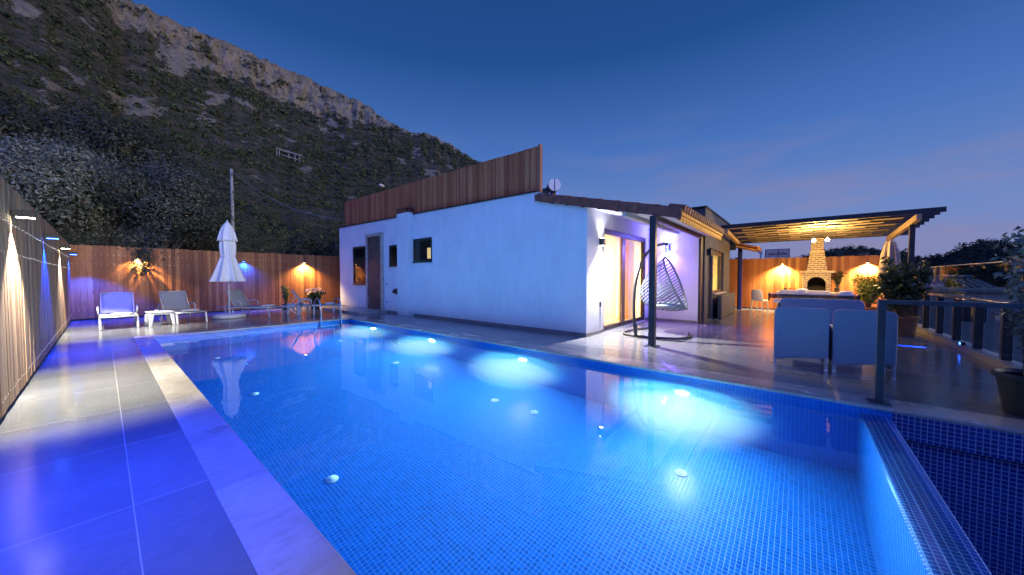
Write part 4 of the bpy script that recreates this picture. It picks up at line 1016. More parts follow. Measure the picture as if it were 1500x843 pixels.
MB().box(-.25,.25,-.45,.45,.38,.42).build('table_top',M_plain('frosted table glass',(.45,.46,.48),.2,0,5,.08,0),tcf,bevel=.008)
for sx in (-.22,.22):
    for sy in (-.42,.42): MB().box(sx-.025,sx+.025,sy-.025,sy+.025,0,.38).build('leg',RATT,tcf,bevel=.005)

# table tennis table
tt=thing('table_tennis_table','table tennis table with net and wheeled black legs on the terrace','table tennis table',(12.75,-.28,0))
TTM=M_plain('grey blue table top',(.20,.24,.30),.35,0,6,.1,.02)
for s in (-1,1): MB().box(min(s*.005,s*1.34),max(s*.005,s*1.34),-.80,.80,.735,.76).build('table_half',TTM,tt,bevel=.004)
lm=MB()
for s in (-1,1):
    lm.box(min(s*.01,s*1.342),max(s*.01,s*1.342),.785,.803,.7345,.7635); lm.box(min(s*.01,s*1.342),max(s*.01,s*1.342),-.803,-.785,.7345,.7635); lm.box(min(s*1.325,s*1.343),max(s*1.325,s*1.343),-.784,.784,.7345,.7635)
lm.build('white_edge_line',WHITEP,tt)
for s in (-1,1):
    for y in (-.66,.66):
        l=MB().box(s*1.05-.03,s*1.05+.03,y-.03,y+.03,.10,.735).build('leg',BLACK,tt,bevel=.004)
        MB().tube([(s*1.05,y-.02,.075),(s*1.05,y+.02,.075)],.075,16).build('wheel',BLACK,l)
    MB().box(s*1.05-.02,s*1.05+.02,-.63,.63,.30,.34).build('cross_bar',ALU,tt)
nt=NT('black net'); nt.base((.015,.017,.02)); nt.set(.9)
tp=nt.node('ShaderNodeBsdfTransparent'); mx=nt.node('ShaderNodeMixShader'); mx.inputs[0].default_value=.72; nt.link(tp.outputs[0],mx.inputs[1]); nt.link(nt.b.outputs[0],mx.inputs[2]); nt.link(mx.outputs[0],nt.out.inputs[0])
MB().box(-.003,.003,-.93,.93,.775,.90).build('net',nt.m,tt); MB().box(-.006,.006,-.93,.93,.90,.915).build('net_tape',WHITEP,tt)
for y in (-.95,.95): MB().box(-.02,.02,y-.02,y+.02,.70,.93).build('net_post',BLACK,tt,bevel=.003)

# far seating round the fireplace
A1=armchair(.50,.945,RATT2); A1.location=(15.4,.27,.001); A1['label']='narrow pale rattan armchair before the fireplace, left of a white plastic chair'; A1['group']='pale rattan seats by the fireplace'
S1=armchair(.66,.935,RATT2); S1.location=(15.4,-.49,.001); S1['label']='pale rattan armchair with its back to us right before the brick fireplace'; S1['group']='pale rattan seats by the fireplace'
def pchair(loc,rz,label,h=.90):
    t=thing('plastic_chair',label,'chair',loc,rz,'white plastic dining chairs')
    m=MB(); n=8; vs=[];fs=[]
    for j in range(n+1):
        for i in range(7):
            y=-.21+.42*i/6; s=j/n; x=-.20-.10*s-.035*math.cos(PI*(i/6-.5))+.03; w_=1-.25*max(0,s-.6)/.4*1.0
            vs.append((x,y*w_,.44+(h-.44)*s+ (-.03*(2*i/6-1)**2 if j==n else 0)))
    for j in range(n):
        for i in range(6): a=j*7+i; fs.append((a,a+1,a+8,a+7))
    m.add(vs,fs); b_=m.build('backrest',WHITEP,t,smooth=True); b_.modifiers.new('thick','SOLIDIFY').thickness=.02
    MB().box(-.22,.24,-.22,.22,.42,.45).build('seat',WHITEP,t,bevel=.012)
    for sx,sy in ((-1,-1),(-1,1),(1,-1),(1,1)):
        MB().bar((sx*.18,sy*.18,.43),(sx*.24,sy*.21,0),.04,.04).build('leg',WHITEP,t,bevel=.008)
    return t
pchair((17.3,1.22,0),rad(-20),'white plastic chair standing alone at the left end by the orange fence')
pchair((15.75,-.07,0),rad(5),'white plastic chair between the two pale armchairs before the fireplace',1.0)
pchair((15.5,-1.10,0),rad(15),'white plastic chair right of the pale armchairs, its rounded back over the net',.95)
# dining table with a few cups
dt=thing('dining_table','long pale dining table in front of the fireplace','table',(16.5,-.2,0))
MB().box(-.35,.35,-.85,.85,.82,.86).build('table_top',M_plain('pale table top',(.62,.55,.45),.35,0,6,.1,.02),dt,bevel=.006)
for sx in (-.3,.3):
    for sy in (-.78,.78): MB().box(sx-.03,sx+.03,sy-.03,sy+.03,0,.82).build('leg',WHITEP,dt,bevel=.005)
for i,(x,y,c,h) in enumerate(((16.3,.22,(.25,.03,.02),.13),(16.35,.38,(.04,.03,.03),.14),(16.4,.12,(.25,.04,.02),.10))):
    tag(MB().lathe([(0,0),(.035,0),(.042,h*.8),(.03,h),(0,h)],(x,y,.861),14).build('cup',M_plain('dark cup '+str(i),c,.3,0,5,.1,0),smooth=True),['dark red cup on the dining table, middle of three','black cup on the dining table, leftmost of three','short red cup on the dining table, nearest the fireplace'][i],'cup','cups on the dining table')

# ------------------------------------------------------------------ brick fireplace
bt=NT('cream jointed brick'); co=bt.coord(); mpv=bt.mapping(co,(1,1,1),(0,0,0),(0,0,0)); sp=bt.node('ShaderNodeSeparateXYZ'); bt.link(co,sp.inputs[0]); cb=bt.node('ShaderNodeCombineXYZ')
bt.link(bt.math('ADD',sp.outputs[1],sp.outputs[0]),cb.inputs[0]); bt.link(sp.outputs[2],cb.inputs[1])
br=bt.node('ShaderNodeTexBrick'); br.inputs['Scale'].default_value=1; br.inputs['Brick Width'].default_value=.20; br.inputs['Row Height'].default_value=.075; br.inputs['Mortar Size'].default_value=.019; br.inputs['Mortar Smooth'].default_value=.25
br.inputs['Color1'].default_value=(.17,.085,.045,1); br.inputs['Color2'].default_value=(.26,.15,.08,1); br.inputs['Mortar'].default_value=(.62,.55,.42,1); bt.link(cb.outputs[0],br.inputs['Vector'])
bt.base(bt.mix(.35,br.outputs['Color'],bt.ramp(bt.noise(co,14,4),[(.3,(.2,.13,.08)),(.7,(.5,.4,.28))]))); bt.set(.85); bt.bump(br.outputs['Fac'],.6,.012)
BRICK=bt.m
fp=thing('brick_fireplace','brick barbecue fireplace with arched mouth, ledge and tall chimney','fireplace',(17.45,-.52,0))
W2=.40; r=.265; zc=1.13
pts=[]
# front wall with arched opening
m=MB(); N=16
arc=[(-r*math.cos(PI*k/N), zc+r*math.sin(PI*k/N)) for k in range(N+1)]
for X in (0,):
    op=[(-r,.74)]+arc+[(r,.74)]
    m.quad((0,-W2,0),(0,W2,0),(0,W2,.74),(0,-W2,.74))
    m.quad((0,-W2,.74),(0,-r,.74),(0,-r,zc),(0,-W2,zc)); m.quad((0,r,.74),(0,W2,.74),(0,W2,zc),(0,r,zc))
    for k in range(N):
        (y0,z0),(y1,z1)=arc[k],arc[k+1]; m.quad((0,y0,z0),(0,y1,z1),(0,y1,1.55),(0,y0,1.55))
    m.quad((0,-W2,zc),(0,-r,zc),(0,-r,1.55),(0,-W2,1.55)); m.quad((0,r,zc),(0,W2,zc),(0,W2,1.55),(0,r,1.55))
for k in range(len(op)-1): (y0,z0),(y1,z1)=op[k],op[k+1]; m.quad((0,y0,z0),(0,y1,z1),(.12,y1,z1),(.12,y0,z0))
m.quad((0,-W2,0),(.75,-W2,0),(.75,-W2,1.55),(0,-W2,1.55)); m.quad((0,W2,0),(.75,W2,0),(.75,W2,1.55),(0,W2,1.55))
m.build('brick_body',BRICK,fp,fix=False)
SOOT=M_plain('sooty firebox',(.035,.032,.034),.9,0,5,.4,.2)
m=MB(); m.quad((.6,-.34,.74),(.6,.34,.74),(.6,.34,1.5),(.6,-.34,1.5)); m.quad((.121,-.34,.745),(.6,-.34,.745),(.6,.34,.745),(.121,.34,.745)); m.quad((.121,-.34,.74),(.6,-.34,.74),(.6,-.34,1.5),(.121,-.34,1.5)); m.quad((.121,.34,.74),(.6,.34,.74),(.6,.34,1.5),(.121,.34,1.5)); m.quad((.121,-.34,1.5),(.6,-.34,1.5),(.6,.34,1.5),(.121,.34,1.5)); m.build('firebox',SOOT,fp,fix=False)
# voussoirs: radiating bricks standing a little proud
m=MB(); ARB=M_plain('pale arch brick',(.50,.42,.30),.85,0,9,.25,.3)
for k in range(17):
    a=PI*(k+.5)/17; q=Matrix.Rotation(a-PI/2,3,'X')
    m.obox((-.004,-(r+.052)*math.cos(a),zc+(r+.052)*math.sin(a)),(.03,.040,.098),Matrix.Rotation(-(PI/2-a),3,'X').to_3x3() if False else Matrix.Rotation(PI/2-a,3,'X'))
m.build('arch_bricks',ARB,fp,bevel=.004)
MB().box(-.06,.80,-.50,.50,1.55,1.63).build('mantel_ledge',ARB,fp,bevel=.008)
m=MB(); m.add([(0.05,-.30,1.63),(.05,.30,1.63),(.72,.30,1.63),(.72,-.30,1.63),(.12,-.205,2.33),(.12,.205,2.33),(.62,.205,2.33),(.62,-.205,2.33)],[(0,3,2,1),(4,5,6,7),(0,1,5,4),(1,2,6,5),(2,3,7,6),(3,0,4,7)]); m.build('hood',BRICK,fp)
MB().box(.09,.65,-.215,.215,2.331,2.40).build('hood_band',ARB,fp,bevel=.006)
MB().box(.14,.60,-.18,.18,2.401,3.05).build('chimney',BRICK,fp)
MB().box(.10,.64,-.22,.22,3.05,3.10).build('chimney_cap',ARB,fp,bevel=.006)
g=MB()
for k in range(9): g.tube([(.10,-.26+.065*k,.86),(.55,-.26+.065*k,.86)],.006,6)
g.tube([(.12,-.27,.86),(.12,.27,.86)],.008,6); g.build('grill_grate',STEEL,fp)
m=MB()
for k in range(26): m.obox((.15+.4*random.random(),-.28+.56*random.random(),.77+.03*random.random()),(.07,.06,.05),Matrix.Rotation(random.random()*3,3,'Z')@Matrix.Rotation(random.random(),3,'X'))
m.build('ash_pile',M_plain('grey ash',(.35,.32,.30),.95,0,9,.4,.3),fp)
pot_plant('wall_plant','small dark leafy plant hanging by the right side of the fireplace','plant',(17.9,-1.12,.86),.07,.09,.12,POTB,.75,.20,.09,LEAF_D,10,8,21,asp=.5)
st_=thing('plant_stand','slim metal plant stand right of the fireplace','stand',(17.9,-1.12,0))
MB().box(-.12,.12,-.12,.12,.835,.858).build('top',DARKM,st_,bevel=.003)
for sx in (-.1,.1):
    for sy in (-.1,.1): MB().box(sx-.01,sx+.01,sy-.01,sy+.01,0,.835).build('leg',DARKM,st_)
# two glowing bulbs hung from the pergola just in front of the chimney
AMB=M_emit('amber bulb glass',(1,.70,.28),120)
for y,lab in ((-.355,'glowing amber bulb hanging before the chimney, left of two'),(-.69,'glowing amber bulb hanging just right of the chimney, right of two')):
    t=thing('pendant_bulb',lab,'lamp',(15.2,y,2.612),0,'amber bulbs under the pergola')
    MB().lathe([(0,-.055),(.035,-.045),(.052,-.012),(.045,.02),(.022,.05),(0,.05)],(0,0,0),18).build('bulb',AMB,t,smooth=True)
    MB().lathe([(0,.05),(.022,.05),(.024,.09),(.01,.10),(0,.10)],(0,0,0),14).build('socket',BLACK,t,smooth=True)
    MB().tube([(0,0,.10),(0,0,.40)],.005,6).build('cord',BLACK,t)
    point('bulb_light',(15.2,y,2.612),560,(1,.62,.20),.06)
bk=thing('added_streak_lamp','added low black lamp throwing a blue streak across the terrace','lamp',(10.42,-2.40,.14))
MB().box(-.04,.04,-.03,.03,-.03,.03).build('housing',BLACK,bk,bevel=.004); MB().box(-.03,.03,.0301,.034,-.015,.015).build('lens',BLL,bk)
spot('added_streak_beam',(10.42,-2.36,.14),(.04,1,-.22),2200,(.008,.06,1),17,.4,.005)  # lamp added at the kerb to cast the blue floor streak

# ------------------------------------------------------------------ pergola
pg=thing('pergola','dark slatted pergola with staggered pale boards over the dining terrace','pergola',(13.9,1.96,0))
PGO=Vector((13.9,1.96,0))
DW=M_wood('dark stained slat',[(.010,.010,.011),(.02,.02,.022),(.03,.028,.028),(.045,.04,.036)],'y')
PW=M_wood('pale ceiling board',[(.24,.17,.10),(.36,.27,.17),(.44,.34,.22),(.52,.42,.30)],'y')
BW=M_wood('golden beam',[(.26,.16,.07),(.38,.25,.12),(.46,.32,.17),(.52,.4,.24)],'x')
XA,XB=13.9,17.9
def pz(x): return 3.10-(x-XA)*.062
def pbx(mb,name,mat,bevel=0):
    o=mb.build(name,mat,bevel=bevel); o.parent=pg; o.matrix_parent_inverse=Matrix.Translation(-PGO); return o
for y in (1.96,-2.40):
    m=MB(); m.add([(XA-.05,y-.05,pz(XA)-.20),(XB,y-.05,pz(XB)-.20),(XB,y+.05,pz(XB)-.20),(XA-.05,y+.05,pz(XA)-.20),(XA-.05,y-.05,pz(XA)-.035),(XB,y-.05,pz(XB)-.035),(XB,y+.05,pz(XB)-.035),(XA-.05,y+.05,pz(XA)-.035)],[(0,3,2,1),(4,5,6,7),(0,1,5,4),(1,2,6,5),(2,3,7,6),(3,0,4,7)]); pbx(m,'beam',BW,.005)
NS=9
for i in range(NS):
    x=XA+(XB-XA)*i/(NS-1); h=.13 if i==0 else .12
    m=MB(); m.box(x-.03,x+.03,-2.86,2.12,pz(x)-(.03 if i==0 else .005),pz(x)-.03+h); pbx(m,'slat',DW,.004)
for i in range(NS-1):
    x0=XA+(XB-XA)*i/(NS-1)+.034; x1=XA+(XB-XA)*(i+1)/(NS-1)-.034; xm=(x0+x1)/2; zz=pz(xm)
    k=0; y=1.90-(.31 if i%2 else 0.0)-.11*i*0
    seg=.64
    while y-seg>-2.36:
        z=zz+(.022 if k%2 else .0)
        m=MB(); m.box(x0,x1,y-seg+.006,y-.006,z,z+.022); pbx(m,'ceiling_board',PW,.002)
        y-=seg; k+=1
for x in (14.55,17.55):
    m=MB(); m.box(x-.055,x+.055,-2.455,-2.345,.10,pz(x)-.201); pbx(m,'post',DARKM,.005)
m=MB(); m.box(17.49,17.61,1.90,2.02,0,pz(17.55)-.201); pbx(m,'post',DARKM,.005)

# ------------------------------------------------------------------ railings
rl=thing('terrace_railing','glass railing with wide dark posts and a steel handrail along the terrace edge','railing',(8.0,-2.46,.11))
RO=Vector((8.0,-2.46,.11))
def rb_(mb,name,mat,**k):
    o=mb.build(name,mat,**k); o.parent=rl; o.matrix_parent_inverse=Matrix.Translation(-RO); return o
posts=[7.85,8.95,10.05,11.12,12.22,13.32,14.42,15.5,16.6,17.6]
for x in posts: rb_(MB().box(x-.045,x+.045,-2.53,-2.43,.111,.94),'post',DARKM,bevel=.004); 
for x in posts: rb_(MB().box(x-.012,x+.012,-2.45,-2.42,.941,.985),'rail_bracket',STEEL)
rb_(MB().box(7.3,18.2,-2.46,-2.41,.985,1.015),'handrail',STEEL,bevel=.006)
for a,b_ in zip(posts[:-1],posts[1:]): rb_(MB().box(a+.02,b_-.02,-2.545,-2.535,.13,1.64),'glass_panel',GLASS_T)
rb_(MB().box(7.3,18.2,-2.55,-2.53,1.64,1.655),'top_edge',M_plain('pale top edge strip',(.45,.46,.48),.3,.2,8,.1,0))
gt=thing('pool_gate_rail','dark steel post and rail with a glass pane at the overflow end of the pool','railing',(5.52,-.71,0))
MB().box(-.032,.032,-.032,.032,.012,1.15).build('post',BLUEM,gt,bevel=.004)
MB().box(-.09,.09,-.09,.09,.002,.014).build('base_plate',BLUEM,gt,bevel=.003)
MB().box(-.03,.03,-3.3,-.033,1.10,1.15).build('top_rail',BLUEM,gt,bevel=.004)
MB().box(-.006,.006,-3.25,-.04,.06,1.095).build('glass_pane',M_glass('gate glass',(.80,.84,.87)),gt)
MB().box(-.032,.032,-3.33,-3.265,.012,1.15).build('post',BLUEM,gt,bevel=.004)

# ------------------------------------------------------------------ potted plants on the terrace
pot_plant('potted_ficus','tall shrub with pale grey green leaves in a dark pot at the right edge','potted plant',(6.0,-1.86,0),.19,.26,.42,POTB,1.85,.29,.075,M_leaf('pale ficus leaves',(.05,.065,.055),(.13,.16,.14),(.30,.34,.31),.5,.2),34,20,31,droop=.15,asp=.42)
pot_plant('potted_bamboo','bright yellow green bamboo in a pale pot, lit by the fence lamp','potted plant',(15.9,-1.72,0),.20,.25,.42,POTO,1.42,.42,.17,LEAF_Y,26,14,41,asp=.22)
pot_plant('potted_tree','dark bushy shrub in a terracotta pot beside the terrace railing','potted plant',(12.35,-1.93,0),.20,.27,.46,POTO,1.75,.38,.13,LEAF_D,34,18,51,asp=.5)
# folded striped parasol at the back corner
fu=thing('folded_parasol','folded striped parasol tied up beside the pergola post','parasol',(15.6,-2.14,0))
MB().lathe([(0,0),(.2,0),(.2,.08),(0,.09)],(0,0,0),20).build('base',POTB,fu); MB().tube([(0,0,.08),(0,0,2.55)],.022,10).build('pole',DARKM,fu)
MB().lathe([(.13,1.2),(.20,1.3),(.20,1.7),(.17,2.1),(.11,2.45),(.02,2.55)],(0,0,0),60,fold(9,[.2,.2,.2,.18,.12,0])).build('canopy',M_plain('striped brown canvas',(.34,.27,.22),.9,0,6,.35,.2),fu,smooth=True)
# ------------------------------------------------------------------ mountain, as a real height field laid out by bearing and height angle
def P(u,v,wd): d=pix_dir(u,v); return Vector((0,0,EYE))+d*wd
MR=[(175,-3),(205,7),(250,27),(300,50),(345,67),(382,86),(430,106),(480,128),(530,151),(570,178),(600,193),(632,197),(660,213),(690,231),(706,240),(760,274),(820,310),(900,358),(1000,397)]
ridge=[(math.degrees(a),e) for a,e in (pix_azel(u,v) for u,v in MR)]
a0,e0=ridge[0]
ridge=[(-135,.05),(-110,.25),(-80,.50),(-45,.68),(-22,.70),(-8,.64),(-2,(e0+.62)/2+.03)]+ridge
ridge=[r for i,r in enumerate(ridge) if i==0 or r[0]>ridge[i-1][0]]
RA=np.array([r[0] for r in ridge]); RE=np.array([r[1] for r in ridge])
NA,NTT=700,150
az=np.linspace(-130,77,NA); tt_=np.linspace(0,1,NTT)
er=np.interp(az,RA,RE)
rg=random.Random(3)
def fr(x,y,z=0,H=.9,o=5): return noise.fractal(Vector((x,y,z)),H,2.1,o)
er=er+np.array([fr(a*1.1,7.3,0,.8,5)*.006 for a in az])
r0m=23.0; R1=430.0
tc_=np.interp(az,[-130,-10,4,8,11.5,17.6,22,25.6,30,33.5,44,77],[.94,.96,.935,.89,.88,.855,.87,.90,.95,.975,.99,.995])
PH=np.zeros((NA,NTT,3)); ROCK=np.zeros((NA,NTT)); RR=np.zeros((NA,NTT))
e00=-.087
for i,a in enumerate(az):
    ca,sa=math.cos(rad(a)),math.sin(rad(a)); Rm=R1*(1-.35*max(0,(a-20)/60))
    for j,t in enumerate(tt_):
        el_=e00+(er[i]-e00)*t
        tc=tc_[i]+.02*fr(a*.5,1.7,0,.8,3)
        if t<tc: r=r0m+(Rm-r0m)*(t/tc)**1.45; s=t/tc
        else: r=Rm+ (14*(t-tc)/(1-tc))
        nx=a*.16; ny=t*9
        rk=fr(nx*1.6,ny*1.7,3.3,.7,6)       # rock outcrops, bands lying across the slope
        rk2=fr(a*.05+9,t*2.5,8.8,.9,3)
        hi=min(1,max(0,(t-.33)/.35))
        m=(rk*.95+rk2*.5-.40+.16*hi)*hi*2.8
        if t>=tc: m=max(m,.75+.6*fr(a*.9,t*10,4.4,.7,4))
        if .93<t and t<tc: m+=.1
        m=min(1,max(0,m)); ROCK[i,j]=m
        d=fr(a*.45,t*13,1.1,.85,4)
        r*=1+.004*d*(1 if t<.97 else .3)+ (-.006*m if t<tc else 0)
        if t>=tc: r+=5*fr(a*1.6,t*16,6.1,.65,5)+3.6*abs(fr(a*3.4,t*2.5,2.2,.6,4))
        RR[i,j]=r
        z=EYE+r*el_+ (.25*fr(r*sa*.1,r*ca*.1,0,.8,4) if t<.9 else 0)
        PH[i,j]=(r*sa,r*ca,z)
# ground behind the crest falls away
back=[]
for dr,dz in ((30,-6),(160,-50),(420,-260)):
    b_=PH[:,-1,:].copy(); rr=np.hypot(b_[:,0],b_[:,1]); b_[:,0]*=(rr+dr)/rr; b_[:,1]*=(rr+dr)/rr; b_[:,2]=np.maximum(b_[:,2]+dz,-5); back.append(b_)
front=PH[:,0,:].copy(); front[:,2]-=5
ALL=np.concatenate([front[:,None],PH]+[b_[:,None] for b_ in back],1); NT2=ALL.shape[1]
idx=np.arange(NA*NT2).reshape(NA,NT2)
FQ=np.stack([idx[:-1,:-1],idx[1:,:-1],idx[1:,1:],idx[:-1,1:]],-1).reshape(-1,4)
mt=NT('mountain ground'); co=mt.coord('Object')
at=mt.node('ShaderNodeAttribute'); at.attribute_name='rock'
n1=mt.noise(co,.09,7,.62); n2=mt.noise(co,.5,6,.65); n3=mt.noise(mt.mapping(co,(1,1,.25)),.22,6,.6)
rk=mt.math('ADD',at.outputs['Fac'],mt.math('MULTIPLY',mt.math('SUBTRACT',n2,.5),1.1))
mr=mt.node('ShaderNodeMapRange'); n4=mt.noise(co,.16,5,.7); rk=mt.math('ADD',rk,mt.math('MULTIPLY',mt.math('MAXIMUM',mt.math('SUBTRACT',n4,.56),0.0),6.0)); mr.inputs[1].default_value=.43; mr.inputs[2].default_value=.53; mt.link(rk,mr.inputs[0])
soil=mt.ramp(mt.math('ADD',mt.math('MULTIPLY',n1,.6),mt.math('MULTIPLY',mt.noise(co,.28,5,.65),.4)),[(.34,(.024,.026,.012)),(.47,(.055,.047,.024)),(.58,(.11,.078,.042)),(.70,(.20,.135,.080))])
rock=mt.ramp(mt.math('ADD',mt.math('MULTIPLY',n3,.65),mt.math('MULTIPLY',n2,.35)),[(.32,(.075,.062,.048)),(.45,(.20,.165,.125)),(.57,(.32,.255,.18)),(.70,(.38,.235,.12))])
mt.base(mt.mix(mr.outputs[0],soil,rock)); mt.set(.95); mt.bump(mt.math('ADD',n2,n3),1,3.0)
mo=np_mesh('mountain',ALL.reshape(-1,3),FQ,mt.m,smooth=True); struct(mo)
at_=mo.data.attributes.new('rock','FLOAT','POINT')
rv=np.zeros((NA,NT2)); rv[:,1:1+NTT]=ROCK; rv[:,1+NTT:]=.2
at_.data.foreach_set('value',rv.ravel().astype(np.float32))
b=MB(); b.quad((-60,-30,-.35),(-.8,-30,-.35),(-.8,27,-.35),(-60,27,-.35)); b.quad((-.8,17.95,-.35),(22,17.95,-.35),(22,32,-.35),(-.8,32,-.35)); struct(b.build('bank',bpy.data.materials['dry earth']))

# scrub on the slope: small leafy clumps, one object
rng=np.random.default_rng(11)
def tufts(pos,size,per,leaf,asp=.8,squash=.75,seed=1):
    rng=np.random.default_rng(seed); n=len(pos)
    v=rng.normal(size=(n,per,3)); v/=np.linalg.norm(v,axis=2)[:,:,None]; v[:,:,2]=np.abs(v[:,:,2])*squash*1.3-.15
    rr=rng.uniform(.55,1,size=(n,per,1)); lum=1+.3*np.sin(v[:,:,:1]*3+rng.uniform(0,6,size=(n,1,1)))
    C_=pos[:,None,:]+v*rr*lum*size[:,None,None]
    C_=C_.reshape(-1,3); s=np.repeat(size,per)*leaf*rng.uniform(.6,1.4,len(C_))
    q=v.reshape(-1,3)+rng.normal(size=C_.shape)*.38; q/=np.linalg.norm(q,axis=1)[:,None]
    d=rng.normal(size=C_.shape); d-=q*(d*q).sum(1)[:,None]; d/=np.linalg.norm(d,axis=1)[:,None]; e=np.cross(q,d)
    s=s[:,None]; V=np.stack([C_-d*s*.5,C_+e*s*asp*.5,C_+d*s*.5,C_-e*s*asp*.5],1).reshape(-1,3)
    return V,np.arange(len(V)).reshape(-1,4)
def surf(ai,tj):
    i=np.clip(ai.astype(int),0,NA-2); j=np.clip(tj.astype(int),0,NTT-2); fa=(ai-i)[:,None]; ft=(tj-j)[:,None]
    return PH[i,j]*(1-fa)*(1-ft)+PH[i+1,j]*fa*(1-ft)+PH[i,j+1]*(1-fa)*ft+PH[i+1,j+1]*fa*ft, ROCK[i,j]
N=26000
a_=rng.uniform(-22,62,N); t_=rng.uniform(.05,1.0,N)**.9
pos,rk=surf((a_+130)/207*(NA-1),t_*(NTT-1))
den=np.array([fr(p[0]*.03,p[1]*.03,5,.8,4) for p in pos])
keep=(rng.uniform(size=N)>np.clip(rk*1.35-.05,0,.93))&(den>rng.uniform(-.75,.15,N))
pos=pos[keep]; t_=t_[keep]; dist=np.linalg.norm(pos,axis=1)
size=np.clip(.35+dist*.0042,.5,2.6)*np.where(rng.uniform(size=len(pos))<.14,rng.uniform(1.6,2.6,len(pos)),rng.uniform(.5,1.25,len(pos))); size=np.where(t_>.985,size*.55,size)
SCRUB=M_leaf('maquis scrub',(.016,.023,.007),(.040,.052,.016),(.095,.105,.038),.9,0)
V,F=tufts(pos,size,36,.44,seed=2); so=np_mesh('hillside_scrub',V,F,SCRUB); struct(so,'stuff','dark evergreen scrub growing all over the mountain slope','scrub')
# the wooded foot of the slope
N=1500
a_=rng.uniform(-16,50,N); t_=rng.uniform(.01,.42,N)**1.1
pos,rk=surf((a_+130)/207*(NA-1),t_*(NTT-1)); dist=np.linalg.norm(pos,axis=1)
keep=(dist>27)&~((dist<40)&(np.abs(np.degrees(np.arctan2(pos[:,0],pos[:,1]))-10.97)<2.6))&(rng.uniform(size=N)>rk)&(rng.uniform(size=N)<np.where(dist<60,.8,.55)*(1.25-t_*1.8)); pos=pos[keep]; dist=dist[keep]
size=np.clip(.9+dist*.010,1.1,3.0)*rng.uniform(.65,1.35,len(pos)); pos[:,2]+=size*.55
V,F=tufts(pos,size,230,.15,.5,.95,seed=4); so=np_mesh('hillside_wood',V,F,M_leaf('grey green wood',(.021,.022,.008),(.055,.053,.020),(.13,.118,.052),.85,0)); struct(so,'stuff','grey green olive wood covering the foot of the mountain','wood')

# olive trees one can tell apart behind the fences
def tree(name,label,base,cz,R,seed,lmat,n_cl=150,per=46,leaf=.17,cl=.26,asp=.30,extra=None,squash=.85,cxy=(0,0),group='olive trees behind the fence'):
    rng=np.random.default_rng(seed); t=thing(name,label,'tree',base,0,group)
    C_=np.array([cxy[0],cxy[1],cz-base[2]])
    tk=MB(); h=C_[2]
    tk.tube([(0,0,-.4),(.06,.02,h*.2),(C_[0]*.3-.05,C_[1]*.3+.05,h*.45),(C_[0]*.6,C_[1]*.6,h*.7),tuple(C_)],[R*.085,R*.07,R*.058,R*.045,R*.02],8)
    for k in range(9):
        v=rng.normal(size=3); v[2]=abs(v[2])*.6; v/=np.linalg.norm(v); e=C_+v*[R*.8,R*.8,R*.7]; s0=np.array([C_[0]*.45,C_[1]*.45,h*rng.uniform(.42,.7)])
        tk.tube([tuple(s0),tuple(s0*.5+e*.5+[0,0,.12*R]),tuple(e)],[R*.035,R*.022,R*.008],6)
    tk.build('trunk',M_plain('olive bark',(.08,.068,.055),.9,0,6,.3,.4),t,smooth=True)
    pts=crown_pts(rng,int(n_cl*1.4),int(per*1.9),(R,R,R),cl,squash,.45)+C_; NR=crown_pts.nrm; leaf*=.68
    if extra is not None: NR=np.concatenate([NR,rng.normal(size=(sum(e_[2] for e_ in extra),3))]); pts=np.concatenate([pts]+[sprig_pts(rng,np.array(a)-np.array(base),np.array(b_)-np.array(base),n,w_) for a,b_,n,w_ in extra])
    V,F=leaves(pts,leaf*1.05,rng,asp*1.25,.25,nrm=NR)
    core=rng.normal(size=(5200,3)); core/=np.linalg.norm(core,axis=1)[:,None]; core*=(rng.uniform(0,1,(5200,1))**.4)*np.array([R,R,R*squash])*.60
    V2,F2=leaves(core+C_,R*.085,rng,.6,.1); V=np.concatenate([V,V2]); F=np.concatenate([F,F2+len(V)-len(V2)])
    np_mesh('crown',V,F,lmat,t); return t
LEAF_OM=M_leaf('mid olive leaves',(.028,.031,.021),(.070,.075,.052),(.16,.165,.12),.5,.15)
tree('olive_tree','pale silvery olive tree over the corner of the two fences, nearest of the trees',(-1.2,21.2,-.35),4.7,2.6,101,LEAF_O,190,60,.17,.27,.28)
tree('olive_tree','olive tree with a branch drooping over the back fence before an amber lamp',(1.75,21.0,-.35),4.6,2.35,102,LEAF_OM,170,60,.16,.26,.28,
     extra=[((1.2,18.6,3.4),(.95,17.50,2.2),420,.20),((.92,17.46,2.3),(.88,17.42,1.55),620,.13),((.7,18.2,3.0),(.55,17.6,2.45),160,.18),((1.6,18.4,3.2),(1.5,17.8,2.5),200,.22)])
tree('olive_tree','tall dark olive tree rising left of the others at the picture edge',(-4.2,27.0,-.35),7.0,3.6,103,LEAF_OD,170,52,.26,.40,.34)
tree('olive_tree','large dark tree behind the two pale olives, highest crown of the group',(.2,33.0,-.35),8.2,4.1,104,LEAF_OD,190,52,.30,.46,.34)
tree('olive_tree','dark round tree right of the highest crown, behind the drooping olive',(2.4,32.0,-.35),6.2,3.0,105,LEAF_OD,170,48,.28,.40,.34)
tree('olive_tree','low grey tree just left of the wooden utility pole',(2.9,27.0,-.35),3.0,2.0,106,LEAF_OD,130,46,.24,.30,.34)
tree('olive_tree','low grey tree right of the utility pole above the board fence',(10.6,29.5,-.35),3.2,2.4,107,LEAF_OD,130,46,.24,.30,.34)
tree('olive_tree','broad grey tree just left of the white house behind the board fence',(11.2,24.5,-.35),2.7,2.1,108,LEAF_OD,130,46,.22,.28,.34)
tree('olive_tree','dark low tree behind the pale silvery olive at the far left',(-6.5,31,-.35),9.5,4.2,109,LEAF_OD,170,50,.30,.46,.34)

